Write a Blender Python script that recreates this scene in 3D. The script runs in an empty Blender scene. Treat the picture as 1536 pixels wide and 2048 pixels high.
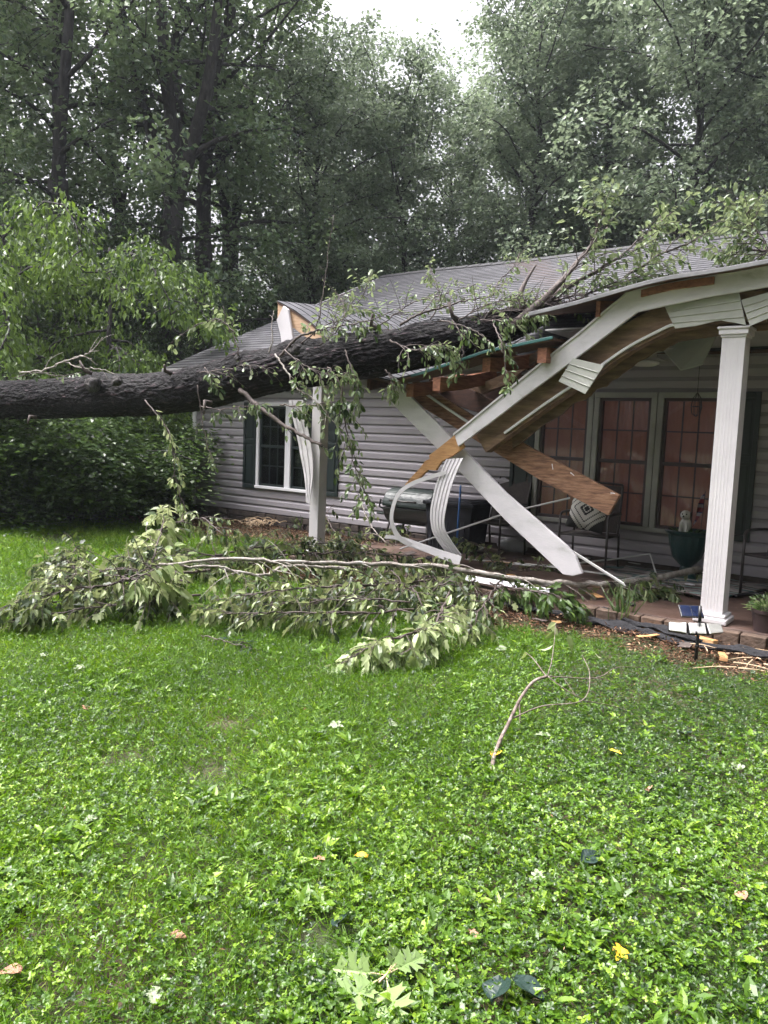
import bpy, math, random
import numpy as np
from mathutils import Vector, Matrix, Euler
sc = bpy.context.scene
COL = sc.collection
PI = math.pi
# ------------------------------------------------------------------ camera
F, EYE = 1540., 1.6
_y, _p, _r = map(math.radians, (37, 5.8, 2.2))
FW = np.array([-math.sin(_y)*math.cos(_p), math.cos(_y)*math.cos(_p), -math.sin(_p)])
_rt = np.array([math.cos(_y), math.sin(_y), 0]); _up = np.cross(_rt, FW)
RT = _rt*math.cos(_r)+_up*math.sin(_r); UP = np.cross(RT, FW)
CAMP = np.array([0, 0, EYE])
cd = bpy.data.cameras.new('camera'); cam = bpy.data.objects.new('camera', cd); COL.objects.link(cam)
cd.sensor_fit = 'VERTICAL'; cd.sensor_height = 24; cd.sensor_width = 18; cd.lens = 24*F/2048
cd.clip_start = .05; cd.clip_end = 600
cam.matrix_world = Matrix(((RT[0], UP[0], -FW[0], 0), (RT[1], UP[1], -FW[1], 0), (RT[2], UP[2], -FW[2], EYE), (0, 0, 0, 1)))
sc.camera = cam
# ------------------------------------------------------------------ world, sun, exposure
SUN_EL, SUN_AZ = 64, 205        # azimuth counter-clockwise from +X of where the sun stands
w = bpy.data.worlds.new('World'); sc.world = w; w.use_nodes = True
nt = w.node_tree; bg = nt.nodes['Background']
sky = nt.nodes.new('ShaderNodeTexSky'); sky.sky_type = 'NISHITA'; sky.sun_disc = False
sky.sun_elevation = math.radians(SUN_EL); sky.sun_rotation = math.radians(90-SUN_AZ)
sky.air_density = 1.2; sky.dust_density = 6; sky.ozone_density = .6
hs = nt.nodes.new('ShaderNodeHueSaturation'); hs.inputs['Saturation'].default_value = .14
nt.links.new(sky.outputs[0], hs.inputs['Color']); # overcast sky: brighter overhead than near the horizon
tcw = nt.nodes.new('ShaderNodeTexCoord'); sx_ = nt.nodes.new('ShaderNodeSeparateXYZ'); nt.links.new(tcw.outputs['Generated'], sx_.inputs[0])
mrw = nt.nodes.new('ShaderNodeMapRange'); mrw.inputs['From Min'].default_value = 0; mrw.inputs['From Max'].default_value = .9; mrw.inputs['To Min'].default_value = .25; mrw.inputs['To Max'].default_value = 1.3; nt.links.new(sx_.outputs['Z'], mrw.inputs['Value'])
mxw = nt.nodes.new('ShaderNodeVectorMath'); mxw.operation = 'SCALE'; nt.links.new(hs.outputs[0], mxw.inputs[0]); nt.links.new(mrw.outputs[0], mxw.inputs['Scale']); mxc = nt.nodes.new('ShaderNodeVectorMath'); mxc.operation = 'MULTIPLY'; mxc.inputs[1].default_value = (1.015, .985, 1.03); nt.links.new(mxw.outputs[0], mxc.inputs[0]); nt.links.new(mxc.outputs[0], bg.inputs[0])
bg.inputs[1].default_value = .15
sl = bpy.data.lights.new('sun', 'SUN'); so = bpy.data.objects.new('sun', sl); COL.objects.link(so)
sl.energy = 1.5; sl.angle = math.radians(18); sl.color = (1, .97, .92)
sd = Vector((math.cos(math.radians(SUN_EL))*math.cos(math.radians(SUN_AZ)), math.cos(math.radians(SUN_EL))*math.sin(math.radians(SUN_AZ)), math.sin(math.radians(SUN_EL))))
so.rotation_euler = sd.to_track_quat('Z', 'Y').to_euler()
sc.view_settings.view_transform = 'Standard'; sc.view_settings.look = 'None'
sc.view_settings.exposure = 1.75; sc.view_settings.gamma = 1
sc.cycles.max_bounces = 8; sc.cycles.transparent_max_bounces = 12
sc.cycles.diffuse_bounces = 4; sc.cycles.glossy_bounces = 3; sc.cycles.transmission_bounces = 5
# ------------------------------------------------------------------ survey: photograph pixel (1536x2048) to a point on a known plane
def ray(x, y): return RT*(x-768)/F+UP*(1024-y)/F+FW
def onY(x, y, Y): d = ray(x, y); return CAMP+d*(Y/d[1])
def onZ(x, y, Z): d = ray(x, y); return CAMP+d*((Z-EYE)/d[2])
def far(px, D):
    d = ray(px, 870); d = d/math.hypot(d[0], d[1]); return np.array([d[0]*D, d[1]*D, 0.])
# ------------------------------------------------------------------ noise
def vnoise(p, seed=0):
    p = np.asarray(p, float); i = np.floor(p).astype(np.int64); f = p-i; f = f*f*(3-2*f)
    def h(x, y, z):
        n = (x*374761393+y*668265263+z*2147483647+seed*974711) & 0xffffffff
        n = ((n ^ (n >> 13))*1274126177) & 0xffffffff; n = n ^ (n >> 16)
        return (n & 0xffff)/65535.
    r = 0
    for a in (0, 1):
        for b in (0, 1):
            for c in (0, 1):
                wt = (f[..., 0] if a else 1-f[..., 0])*(f[..., 1] if b else 1-f[..., 1])*(f[..., 2] if c else 1-f[..., 2])
                r = r+wt*h(i[..., 0]+a, i[..., 1]+b, i[..., 2]+c)
    return r
def fbm(p, seed=0, o=3):
    r = 0; a = .5; p = np.asarray(p, float)
    for k in range(o): r = r+a*vnoise(p*(2**k), seed+k); a *= .5
    return r/(1-.5**o)
# ------------------------------------------------------------------ materials
def _n(t, k, **kw):
    n = t.nodes.new('ShaderNode'+k)
    for a, b in kw.items():
        if a in n.inputs: n.inputs[a].default_value = b
        else: setattr(n, a, b)
    return n
def ramp(t, fac, stops, interp='LINEAR'):
    r = t.nodes.new('ShaderNodeValToRGB'); e = r.color_ramp.elements; r.color_ramp.interpolation = interp
    while len(e) < len(stops): e.new(.5)
    for q, (p, c) in zip(e, stops): q.position = p; q.color = (*c, 1)
    t.links.new(fac, r.inputs[0]); return r.outputs[0]
def mat(name, stops, scale=6, rough=.6, bump=.2, bscale=None, stretch=(1, 1, 1), detail=6, spec=.5, metal=0, coord='Object', dist=.02, rrange=None):
    m = bpy.data.materials.new(name); m.use_nodes = True; t = m.node_tree; L = t.links.new
    b = t.nodes['Principled BSDF']; b.inputs['Roughness'].default_value = rough; b.inputs['Metallic'].default_value = metal
    b.inputs['Specular IOR Level'].default_value = spec
    tc = _n(t, 'TexCoord'); mp = _n(t, 'Mapping'); mp.inputs['Scale'].default_value = stretch; L(tc.outputs[coord], mp.inputs[0])
    n1 = _n(t, 'TexNoise', Scale=scale, Detail=detail, Roughness=.6); L(mp.outputs[0], n1.inputs['Vector'])
    if isinstance(stops[0], (int, float)): stops = [(.3, tuple(x*.82 for x in stops)), (.7, tuple(min(1, x*1.1) for x in stops))]
    L(ramp(t, n1.outputs['Fac'], stops), b.inputs['Base Color'])
    if rrange:
        mr = _n(t, 'MapRange'); mr.inputs['From Min'].default_value = .3; mr.inputs['From Max'].default_value = .7
        mr.inputs['To Min'].default_value, mr.inputs['To Max'].default_value = rrange
        n3 = _n(t, 'TexNoise', Scale=scale*.7, Detail=3); L(mp.outputs[0], n3.inputs['Vector']); L(n3.outputs['Fac'], mr.inputs['Value']); L(mr.outputs[0], b.inputs['Roughness'])
    if bump:
        n2 = _n(t, 'TexNoise', Scale=bscale or scale*6, Detail=5); L(mp.outputs[0], n2.inputs['Vector'])
        bp = _n(t, 'Bump', Strength=bump, Distance=dist); L(n2.outputs['Fac'], bp.inputs['Height']); L(bp.outputs[0], b.inputs['Normal'])
    return m
def leafmat(name, dark, light, under=None, transl=.35, rough=.42, spec=.45, tcol=None):
    m = bpy.data.materials.new(name); m.use_nodes = True; t = m.node_tree; L = t.links.new
    b = t.nodes['Principled BSDF']; b.inputs['Roughness'].default_value = rough; b.inputs['Specular IOR Level'].default_value = spec
    at = _n(t, 'Attribute', attribute_name='tint')
    if isinstance(dark, list): c = ramp(t, at.outputs['Fac'], dark)
    else: c = ramp(t, at.outputs['Fac'], [(0, dark), (1, light)])
    if under:
        g = _n(t, 'NewGeometry'); mx = _n(t, 'Mix', data_type='RGBA'); L(g.outputs['Backfacing'], mx.inputs[0])
        u = ramp(t, at.outputs['Fac'], [(0, tuple(x*.7 for x in under)), (1, under)])
        L(c, mx.inputs[6]); L(u, mx.inputs[7]); c = mx.outputs[2]
    L(c, b.inputs['Base Color'])
    tr = _n(t, 'BsdfTranslucent'); hv = _n(t, 'HueSaturation', Value=1.5, Saturation=1.15, Hue=.485); L(c, hv.inputs['Color']); L(hv.outputs[0], tr.inputs[0])
    ms = _n(t, 'MixShader', Fac=transl); L(b.outputs[0], ms.inputs[1]); L(tr.outputs[0], ms.inputs[2])
    L(ms.outputs[0], t.nodes['Material Output'].inputs[0]); return m
M = {}
M['white'] = mat('white_vinyl', [(.25, (.52, .50, .515)), (.5, (.59, .57, .585)), (.8, (.63, .61, .625))], 3, .42, .08, 40, rrange=(.35, .6))
M['dirty_white'] = mat('dirty_white_aluminium', [(.28, (.38, .37, .35)), (.38, (.57, .555, .57)), (.55, (.66, .635, .66))], 2.6, .45, .12, 30, (1, 1, 2.2), 9)
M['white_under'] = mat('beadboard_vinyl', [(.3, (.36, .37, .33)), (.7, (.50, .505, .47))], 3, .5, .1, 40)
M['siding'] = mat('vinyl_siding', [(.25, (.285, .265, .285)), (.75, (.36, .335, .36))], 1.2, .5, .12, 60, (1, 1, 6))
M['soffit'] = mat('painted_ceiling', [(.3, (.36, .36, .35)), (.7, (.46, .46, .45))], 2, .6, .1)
M['trim'] = mat('window_trim', [(.3, (.55, .55, .54)), (.7, (.66, .66, .65))], 4, .5, .1)
M['trim_white'] = mat('bright_window_trim', [(.3, (.74, .73, .76)), (.7, (.82, .81, .84))], 4, .45, .06)
M['trim_tan'] = mat('aged_porch_trim', [(.3, (.27, .27, .24)), (.7, (.36, .36, .33))], 4, .5, .1)
M['edge_metal'] = mat('grey_roof_edge', [(.3, (.13, .13, .135)), (.7, (.24, .24, .245))], 5, .5, .2)
M['shutter'] = mat('dark_green_shutter', [(.3, (.014, .022, .023)), (.7, (.022, .032, .032))], 5, .4, .1)
M['shingle_under'] = mat('roof_deck_wood', [(.3, (.06, .032, .022)), (.7, (.14, .075, .05))], 3, .8, .3, 30, (1, 6, 1))
M['wood_raw'] = mat('split_pine', [(.3, (.42, .20, .07)), (.55, (.60, .33, .14)), (.75, (.70, .42, .2))], 5, .7, .6, 26, (1, 10, 10), rrange=(.55, .8))
M['wood_rim'] = mat('raw_rim_board', [(.3, (.40, .25, .15)), (.7, (.62, .43, .28))], 5, .75, .3, 30, (1, 8, 8))
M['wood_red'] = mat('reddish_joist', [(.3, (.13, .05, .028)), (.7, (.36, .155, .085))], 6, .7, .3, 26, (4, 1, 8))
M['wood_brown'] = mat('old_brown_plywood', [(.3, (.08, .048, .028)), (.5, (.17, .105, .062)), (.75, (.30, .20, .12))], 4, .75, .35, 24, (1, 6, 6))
M['plank'] = mat('weathered_orange_plank', [(.28, (.05, .028, .018)), (.40, (.16, .075, .04)), (.55, (.30, .155, .085)), (.75, (.42, .26, .17))], 6, .6, .5, 30, (1, 7, 7), 9)
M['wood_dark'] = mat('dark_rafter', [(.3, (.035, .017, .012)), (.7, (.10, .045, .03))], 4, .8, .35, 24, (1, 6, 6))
M['teal'] = mat('green_drip_edge', [(.3, (.015, .07, .065)), (.7, (.03, .11, .10))], 6, .4, .1)
M['foundation'] = mat('stone_foundation', [(.3, (.03, .024, .02)), (.7, (.09, .07, .06))], 8, .9, .6, 14)
M['concrete'] = mat('wet_porch_concrete', [(.3, (.06, .036, .028)), (.7, (.125, .08, .064))], 3, .35, .25, 30, rrange=(.2, .6))
M['brick'] = mat('brick_edge', [(.3, (.06, .04, .028)), (.7, (.15, .10, .072))], 7, .8, .5)
M['curtain'] = mat('copper_curtain_added_glow', [(.3, (.38, .18, .12)), (.7, (.50, .24, .16))], 2.5, .9, .1, 20)
_b = M['curtain'].node_tree.nodes['Principled BSDF']; _b.inputs['Emission Color'].default_value = (.55, .28, .24, 1); _b.inputs['Emission Strength'].default_value = .022  # faint glow added to brighten the curtain cloth, no lamp behind it
M['blind'] = mat('dark_room_blind', [(.3, (.035, .05, .047)), (.7, (.06, .08, .072))], 3, .8, .1)
M['muntin'] = mat('dark_muntin', [(.3, (.05, .035, .04)), (.7, (.08, .055, .055))], 5, .5, .1)
M['metal_dark'] = mat('dark_patio_metal', [(.3, (.022, .018, .018)), (.7, (.05, .042, .04))], 8, .45, .1)
M['sling'] = mat('brown_mesh_sling', [(.3, (.035, .028, .026)), (.7, (.065, .05, .045))], 30, .8, .3)
M['plastic_black'] = mat('black_plastic', [(.3, (.010, .010, .011)), (.7, (.022, .022, .024))], 8, .38, .1)
M['grill'] = mat('dark_green_cover', [(.3, (.003, .009, .008)), (.7, (.008, .018, .015))], 5, .45, .35, 9, dist=.05)
M['navy'] = mat('navy_fabric', [(.3, (.003, .004, .009)), (.7, (.008, .010, .018))], 5, .7, .4, 9, dist=.05)
M['blue'] = mat('blue_plastic', (.03, .13, .38), 5, .4, 0)
M['urn'] = mat('teal_glazed_urn', [(.3, (.008, .030, .030)), (.7, (.015, .05, .047))], 5, .3, .15)
M['pot'] = mat('dark_plastic_pot', [(.3, (.03, .018, .02)), (.7, (.055, .035, .035))], 5, .45, .1)
M['plaster'] = mat('white_plaster', [(.3, (.5, .48, .46)), (.7, (.66, .65, .62))], 9, .7, .2)
M['fabric_black'] = mat('crumpled_weed_fabric', [(.3, (.006, .006, .008)), (.7, (.014, .014, .018))], 9, .85, .6, 40)
M['bag'] = mat('white_plastic_bag', [(.3, (.35, .36, .38)), (.7, (.5, .5, .52))], 5, .4, .6, 12)
M['bark_pale'] = mat('grey_branch_bark', [(.3, (.12, .10, .085)), (.5, (.28, .25, .22)), (.7, (.42, .40, .37))], 14, .75, .6, 60)
M['bark_stick'] = mat('brown_grey_stick_bark', [(.3, (.08, .055, .045)), (.5, (.17, .13, .11)), (.7, (.30, .26, .23))], 18, .75, .6, 60)
M['bark_twig'] = mat('dark_twig_bark', [(.3, (.035, .024, .022)), (.7, (.11, .085, .075))], 14, .7, .4, 60)
M['bark_tree'] = mat('standing_tree_bark', [(.3, (.022, .020, .021)), (.7, (.07, .064, .062))], 5, .9, .8, 14, (3, 3, .6), dist=.05)
M['straw'] = mat('dry_straw', [(.3, (.35, .24, .14)), (.7, (.62, .48, .32))], 12, .8, .2)
M['yellow'] = mat('yellow_leaf', [(.35, (.62, .22, .03)), (.5, (.80, .52, .03)), (.7, (.85, .66, .06))], 30, .55, .2)
M['brownleaf'] = mat('dry_brown_leaf', [(.3, (.20, .09, .05)), (.7, (.48, .27, .18))], 20, .7, .4)
M['paleleaf'] = mat('pale_leaf_underside', [(.3, (.15, .19, .10)), (.7, (.27, .31, .20))], 20, .6, .3)
M['solar'] = mat('solar_cell', [(.3, (.006, .010, .03)), (.7, (.012, .02, .055))], 20, .12, 0)
M['lens'] = mat('ribbed_lamp_lens', [(.3, (.82, .81, .78)), (.7, (.9, .89, .87))], 20, .3, .1)
M['mulch'] = leafmat('mulch_chips', [(0, (.05, .028, .018)), (.5, (.16, .085, .05)), (.8, (.34, .19, .12)), (1, (.52, .40, .27))], None, transl=0, rough=.8, spec=.2)
M['lf_trunk'] = leafmat('fresh_poplar_leaf', (.022, .048, .013), (.11, .175, .05), (.24, .30, .16), .3, rough=.38)
M['lf_pile'] = leafmat('wilting_leaf', [(0, (.016, .030, .010)), (.45, (.050, .082, .022)), (.75, (.14, .19, .055)), (1, (.40, .45, .24))], None, (.29, .34, .17), .22, rough=.40)
M['lf_pile_pale'] = leafmat('pale_turned_leaf', [(0, (.05, .085, .025)), (.6, (.22, .29, .11)), (1, (.44, .50, .28))], None, (.44, .50, .28), .28, rough=.4)
M['lf_tree'] = leafmat('canopy_leaf', (.036, .072, .036), (.18, .27, .115), (.18, .25, .13), .36, rough=.34, spec=.55)
M['lf_tree2'] = leafmat('grey_green_canopy_leaf', (.052, .086, .050), (.22, .29, .17), (.25, .31, .21), .36, rough=.34, spec=.55)
M['lf_bright'] = leafmat('bright_understory_leaf', (.022, .052, .014), (.15, .235, .05), (.12, .19, .06), .4, rough=.4)
M['lf_small'] = leafmat('shade_toned_young_tree_leaf', (.012, .032, .012), (.085, .145, .045), (.07, .11, .045), .33, rough=.34, spec=.55)  # leaf colour darkened to stand in for shade under the taller canopy
M['lf_shrub'] = leafmat('shade_shrub_leaf', (.014, .036, .010), (.12, .20, .045), (.09, .15, .05), .35, rough=.36)
M['clover'] = leafmat('clover_leaf', [(0, (.014, .042, .005)), (.5, (.090, .188, .014)), (1, (.275, .41, .034))], None, (.10, .22, .03), .32, rough=.36, spec=.45)
M['grass'] = leafmat('grass_blade', [(0, (.035, .085, .010)), (.6, (.125, .25, .022)), (1, (.33, .42, .09))], None, None, .35, rough=.5, spec=.3)
M['oakleaf'] = leafmat('fallen_oak_leaf', (.15, .24, .07), (.25, .36, .12), (.22, .3, .14), .3, rough=.5)
M['darkleaf'] = leafmat('dark_wet_leaf', (.012, .028, .022), (.026, .050, .040), (.03, .055, .045), .12, rough=.38, spec=.35)
# bark of the fallen trunk: fissured, wet
def bark_material():
    m = bpy.data.materials.new('wet_fissured_bark'); m.use_nodes = True; t = m.node_tree; L = t.links.new; b = t.nodes['Principled BSDF']
    at = _n(t, 'Attribute', attribute_name='tint'); tc = _n(t, 'TexCoord'); mp = _n(t, 'Mapping'); mp.inputs['Scale'].default_value = (.35, 1, 1); L(tc.outputs['Object'], mp.inputs[0])
    n = _n(t, 'TexNoise', Scale=42, Detail=8, Roughness=.75); L(mp.outputs[0], n.inputs['Vector'])
    ad = _n(t, 'Math', operation='MULTIPLY_ADD'); L(n.outputs['Fac'], ad.inputs[0]); ad.inputs[1].default_value = .5; L(at.outputs['Fac'], ad.inputs[2])
    c1 = ramp(t, ad.outputs[0], [(.45, (.002, .002, .002)), (.85, (.009, .007, .009)), (1, (.075, .055, .063))])
    n5 = _n(t, 'TexNoise', Scale=3.2, Detail=5, Roughness=.7); L(tc.outputs['Object'], n5.inputs['Vector']); c2 = ramp(t, n5.outputs['Fac'], [(.35, (.55, .55, .6)), (.55, (1.1, 1, 1)), (.72, (2.1, 1.75, 1.5))])
    m5 = _n(t, 'Mix', data_type='RGBA', blend_type='MULTIPLY'); m5.inputs[0].default_value = 1; L(c1, m5.inputs[6]); L(c2, m5.inputs[7])
    n6 = _n(t, 'TexNoise', Scale=17, Detail=6, Roughness=.8); L(tc.outputs['Object'], n6.inputs['Vector']); f6 = ramp(t, n6.outputs['Fac'], [(.66, (0, 0, 0)), (.72, (.55, .55, .55))])
    m6 = _n(t, 'Mix', data_type='RGBA'); L(f6, m6.inputs[0]); L(m5.outputs[2], m6.inputs[6]); m6.inputs[7].default_value = (.10, .11, .085, 1); L(m6.outputs[2], b.inputs['Base Color'])
    b.inputs['Roughness'].default_value = .62; b.inputs['Specular IOR Level'].default_value = .22
    v = _n(t, 'TexVoronoi', Scale=26, feature='DISTANCE_TO_EDGE'); L(mp.outputs[0], v.inputs['Vector'])
    a2 = _n(t, 'Math', operation='ADD'); L(v.outputs['Distance'], a2.inputs[0]); L(n.outputs['Fac'], a2.inputs[1])
    bp = _n(t, 'Bump', Strength=1, Distance=.03); L(a2.outputs[0], bp.inputs['Height']); L(bp.outputs[0], b.inputs['Normal']); return m
M['bark'] = bark_material()
def shingle_material():
    m = bpy.data.materials.new('asphalt_shingle'); m.use_nodes = True; t = m.node_tree; L = t.links.new; b = t.nodes['Principled BSDF']
    uv = _n(t, 'UVMap'); br = _n(t, 'TexBrick'); L(uv.outputs[0], br.inputs['Vector'])
    br.inputs['Color1'].default_value = (.040, .040, .046, 1); br.inputs['Color2'].default_value = (.088, .087, .097, 1); br.inputs['Mortar'].default_value = (.016, .016, .018, 1)
    br.inputs['Scale'].default_value = 1; br.inputs['Mortar Size'].default_value = .009; br.inputs['Brick Width'].default_value = .30; br.inputs['Row Height'].default_value = .145; br.offset = .5
    n = _n(t, 'TexNoise', Scale=2.5, Detail=6); L(uv.outputs[0], n.inputs['Vector'])
    n2 = _n(t, 'TexNoise', Scale=160, Detail=2); L(uv.outputs[0], n2.inputs['Vector'])
    r = ramp(t, n.outputs['Fac'], [(.3, (.72, .72, .72)), (.7, (1.2, 1.2, 1.2))]); r2 = ramp(t, n2.outputs['Fac'], [(.3, (.6, .6, .6)), (.7, (1.4, 1.4, 1.4))])
    x = _n(t, 'Mix', data_type='RGBA', blend_type='MULTIPLY'); x.inputs[0].default_value = 1; L(br.outputs['Color'], x.inputs[6]); L(r, x.inputs[7])
    y = _n(t, 'Mix', data_type='RGBA', blend_type='MULTIPLY'); y.inputs[0].default_value = 1; L(x.outputs[2], y.inputs[6]); L(r2, y.inputs[7]); L(y.outputs[2], b.inputs['Base Color'])
    b.inputs['Roughness'].default_value = .55
    bp = _n(t, 'Bump', Strength=.5, Distance=.01); L(n2.outputs['Fac'], bp.inputs['Height']); L(bp.outputs[0], b.inputs['Normal']); return m
M['shingle'] = shingle_material()
def glass_material():
    m = bpy.data.materials.new('window_glass'); m.use_nodes = True; t = m.node_tree; L = t.links.new
    t.nodes.remove(t.nodes['Principled BSDF']); g = _n(t, 'BsdfGlossy', Roughness=.04); g.inputs[0].default_value = (.8, .85, .85, 1)
    tr = _n(t, 'BsdfTransparent'); tr.inputs[0].default_value = (.85, .85, .85, 1); fr = _n(t, 'Fresnel', IOR=1.45); ms = _n(t, 'MixShader')
    L(fr.outputs[0], ms.inputs[0]); L(tr.outputs[0], ms.inputs[1]); L(g.outputs[0], ms.inputs[2]); L(ms.outputs[0], t.nodes['Material Output'].inputs[0]); return m
M['glass'] = glass_material()
def pattern_material(name, kind):
    m = bpy.data.materials.new(name); m.use_nodes = True; t = m.node_tree; L = t.links.new; b = t.nodes['Principled BSDF']; b.inputs['Roughness'].default_value = .85
    tc = _n(t, 'TexCoord'); sp = _n(t, 'SeparateXYZ'); L(tc.outputs['Generated'], sp.inputs[0])
    def mth(op, a, bb=None, c=None):
        n = _n(t, 'Math', operation=op)
        for i, v in enumerate((a, bb, c)):
            if v is None: continue
            if isinstance(v, (int, float)): n.inputs[i].default_value = v
            else: L(v, n.inputs[i])
        return n.outputs[0]
    if kind == 'pillow':
        ax = mth('ABSOLUTE', mth('SUBTRACT', sp.outputs['X'], .5)); az = mth('ABSOLUTE', mth('SUBTRACT', sp.outputs['Z'], .55))
        ax = mth('SNAP', ax, .035); az2 = mth('SNAP', az, .035)
        f = mth('ADD', ax, az2)
        L(ramp(t, f, [(0, (.02, .02, .022)), (.05, (.6, .58, .54)), (.10, (.02, .02, .022)), (.15, (.6, .58, .54)), (.30, (.02, .02, .022)), (.345, (.6, .58, .54)), (.46, (.04, .04, .04)), (.51, (.6, .58, .54)), (.62, (.03, .03, .03))], 'CONSTANT'), b.inputs['Base Color'])
    elif kind == 'rug':
        n = _n(t, 'TexNoise', Scale=3); L(tc.outputs['Generated'], n.inputs['Vector'])
        f = mth('FRACT', mth('MULTIPLY', mth('ADD', sp.outputs['Y'], mth('MULTIPLY', n.outputs['Fac'], .1)), 5))
        L(ramp(t, f, [(0, (.25, .22, .21)), (.16, (.05, .10, .10)), (.30, (.30, .27, .25)), (.42, (.10, .07, .065)), (.6, (.22, .30, .28)), (.7, (.12, .09, .08)), (.85, (.33, .30, .28))], 'CONSTANT'), b.inputs['Base Color'])
    elif kind == 'flag':
        f = mth('FRACT', mth('MULTIPLY', sp.outputs['Z'], 4.2))
        L(ramp(t, f, [(0, (.16, .03, .04)), (.5, (.24, .22, .24)), (.86, (.03, .03, .09))], 'CONSTANT'), b.inputs['Base Color'])
    return m
M['pillow'] = pattern_material('southwest_pattern_fabric', 'pillow'); M['rug'] = pattern_material('striped_rug_weave', 'rug'); M['flag'] = pattern_material('striped_flag_cloth', 'flag')
def ground_material():
    m = bpy.data.materials.new('lawn_soil'); m.use_nodes = True; t = m.node_tree; L = t.links.new; b = t.nodes['Principled BSDF']; b.inputs['Roughness'].default_value = .9
    tc = _n(t, 'TexCoord'); n = _n(t, 'TexNoise', Scale=1.3, Detail=8); L(tc.outputs['Object'], n.inputs['Vector'])
    n2 = _n(t, 'TexNoise', Scale=45, Detail=4); L(tc.outputs['Object'], n2.inputs['Vector'])
    a = ramp(t, n.outputs['Fac'], [(.40, (.035, .055, .012)), (.62, (.07, .05, .03))]); c = ramp(t, n2.outputs['Fac'], [(.3, (.5, .5, .5)), (.7, (1.3, 1.3, 1.3))])
    x = _n(t, 'Mix', data_type='RGBA', blend_type='MULTIPLY'); x.inputs[0].default_value = 1; L(a, x.inputs[6]); L(c, x.inputs[7]); L(x.outputs[2], b.inputs['Base Color'])
    bp = _n(t, 'Bump', Strength=.8, Distance=.02); L(n2.outputs['Fac'], bp.inputs['Height']); L(bp.outputs[0], b.inputs['Normal']); return m
M['ground'] = ground_material()
# ------------------------------------------------------------------ mesh helpers
def wloc(o):
    v = np.zeros(3)
    while o is not None: v = v+np.array(o.location); o = o.parent
    return v
def tag(o, label=None, cat=None, group=None, kind=None):
    if label: o['label'] = label
    if cat: o['category'] = cat
    if group: o['group'] = group
    if kind: o['kind'] = kind
    return o
def thing(name, base, label, cat, group=None):
    o = bpy.data.objects.new(name, None); COL.objects.link(o); o.location = tuple(float(x) for x in base); o.empty_display_size = .1
    return tag(o, label, cat, group)
def fastmesh(name, V, loops, sizes, tint=None, smooth=False):
    me = bpy.data.meshes.new(name); V = np.asarray(V, np.float32); loops = np.asarray(loops, np.int32); sizes = np.asarray(sizes, np.int32)
    me.vertices.add(len(V)); me.vertices.foreach_set('co', V.ravel())
    me.loops.add(len(loops)); me.loops.foreach_set('vertex_index', loops)
    me.polygons.add(len(sizes)); st = np.zeros(len(sizes), np.int32); st[1:] = np.cumsum(sizes)[:-1]
    me.polygons.foreach_set('loop_start', st); me.polygons.foreach_set('loop_total', sizes)
    me.update(calc_edges=True); me.validate()
    if tint is not None:
        a = me.attributes.new('tint', 'FLOAT', 'POINT'); a.data.foreach_set('value', np.asarray(tint, np.float32))
    me.shade_smooth() if smooth else me.shade_flat()
    return me
def link(name, me, m, parent=None, base=None):
    o = bpy.data.objects.new(name, me); COL.objects.link(o)
    if m: me.materials.append(m)
    if parent is not None: o.parent = parent
    if base is not None: o.location = tuple(float(x) for x in base)
    return o
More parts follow.
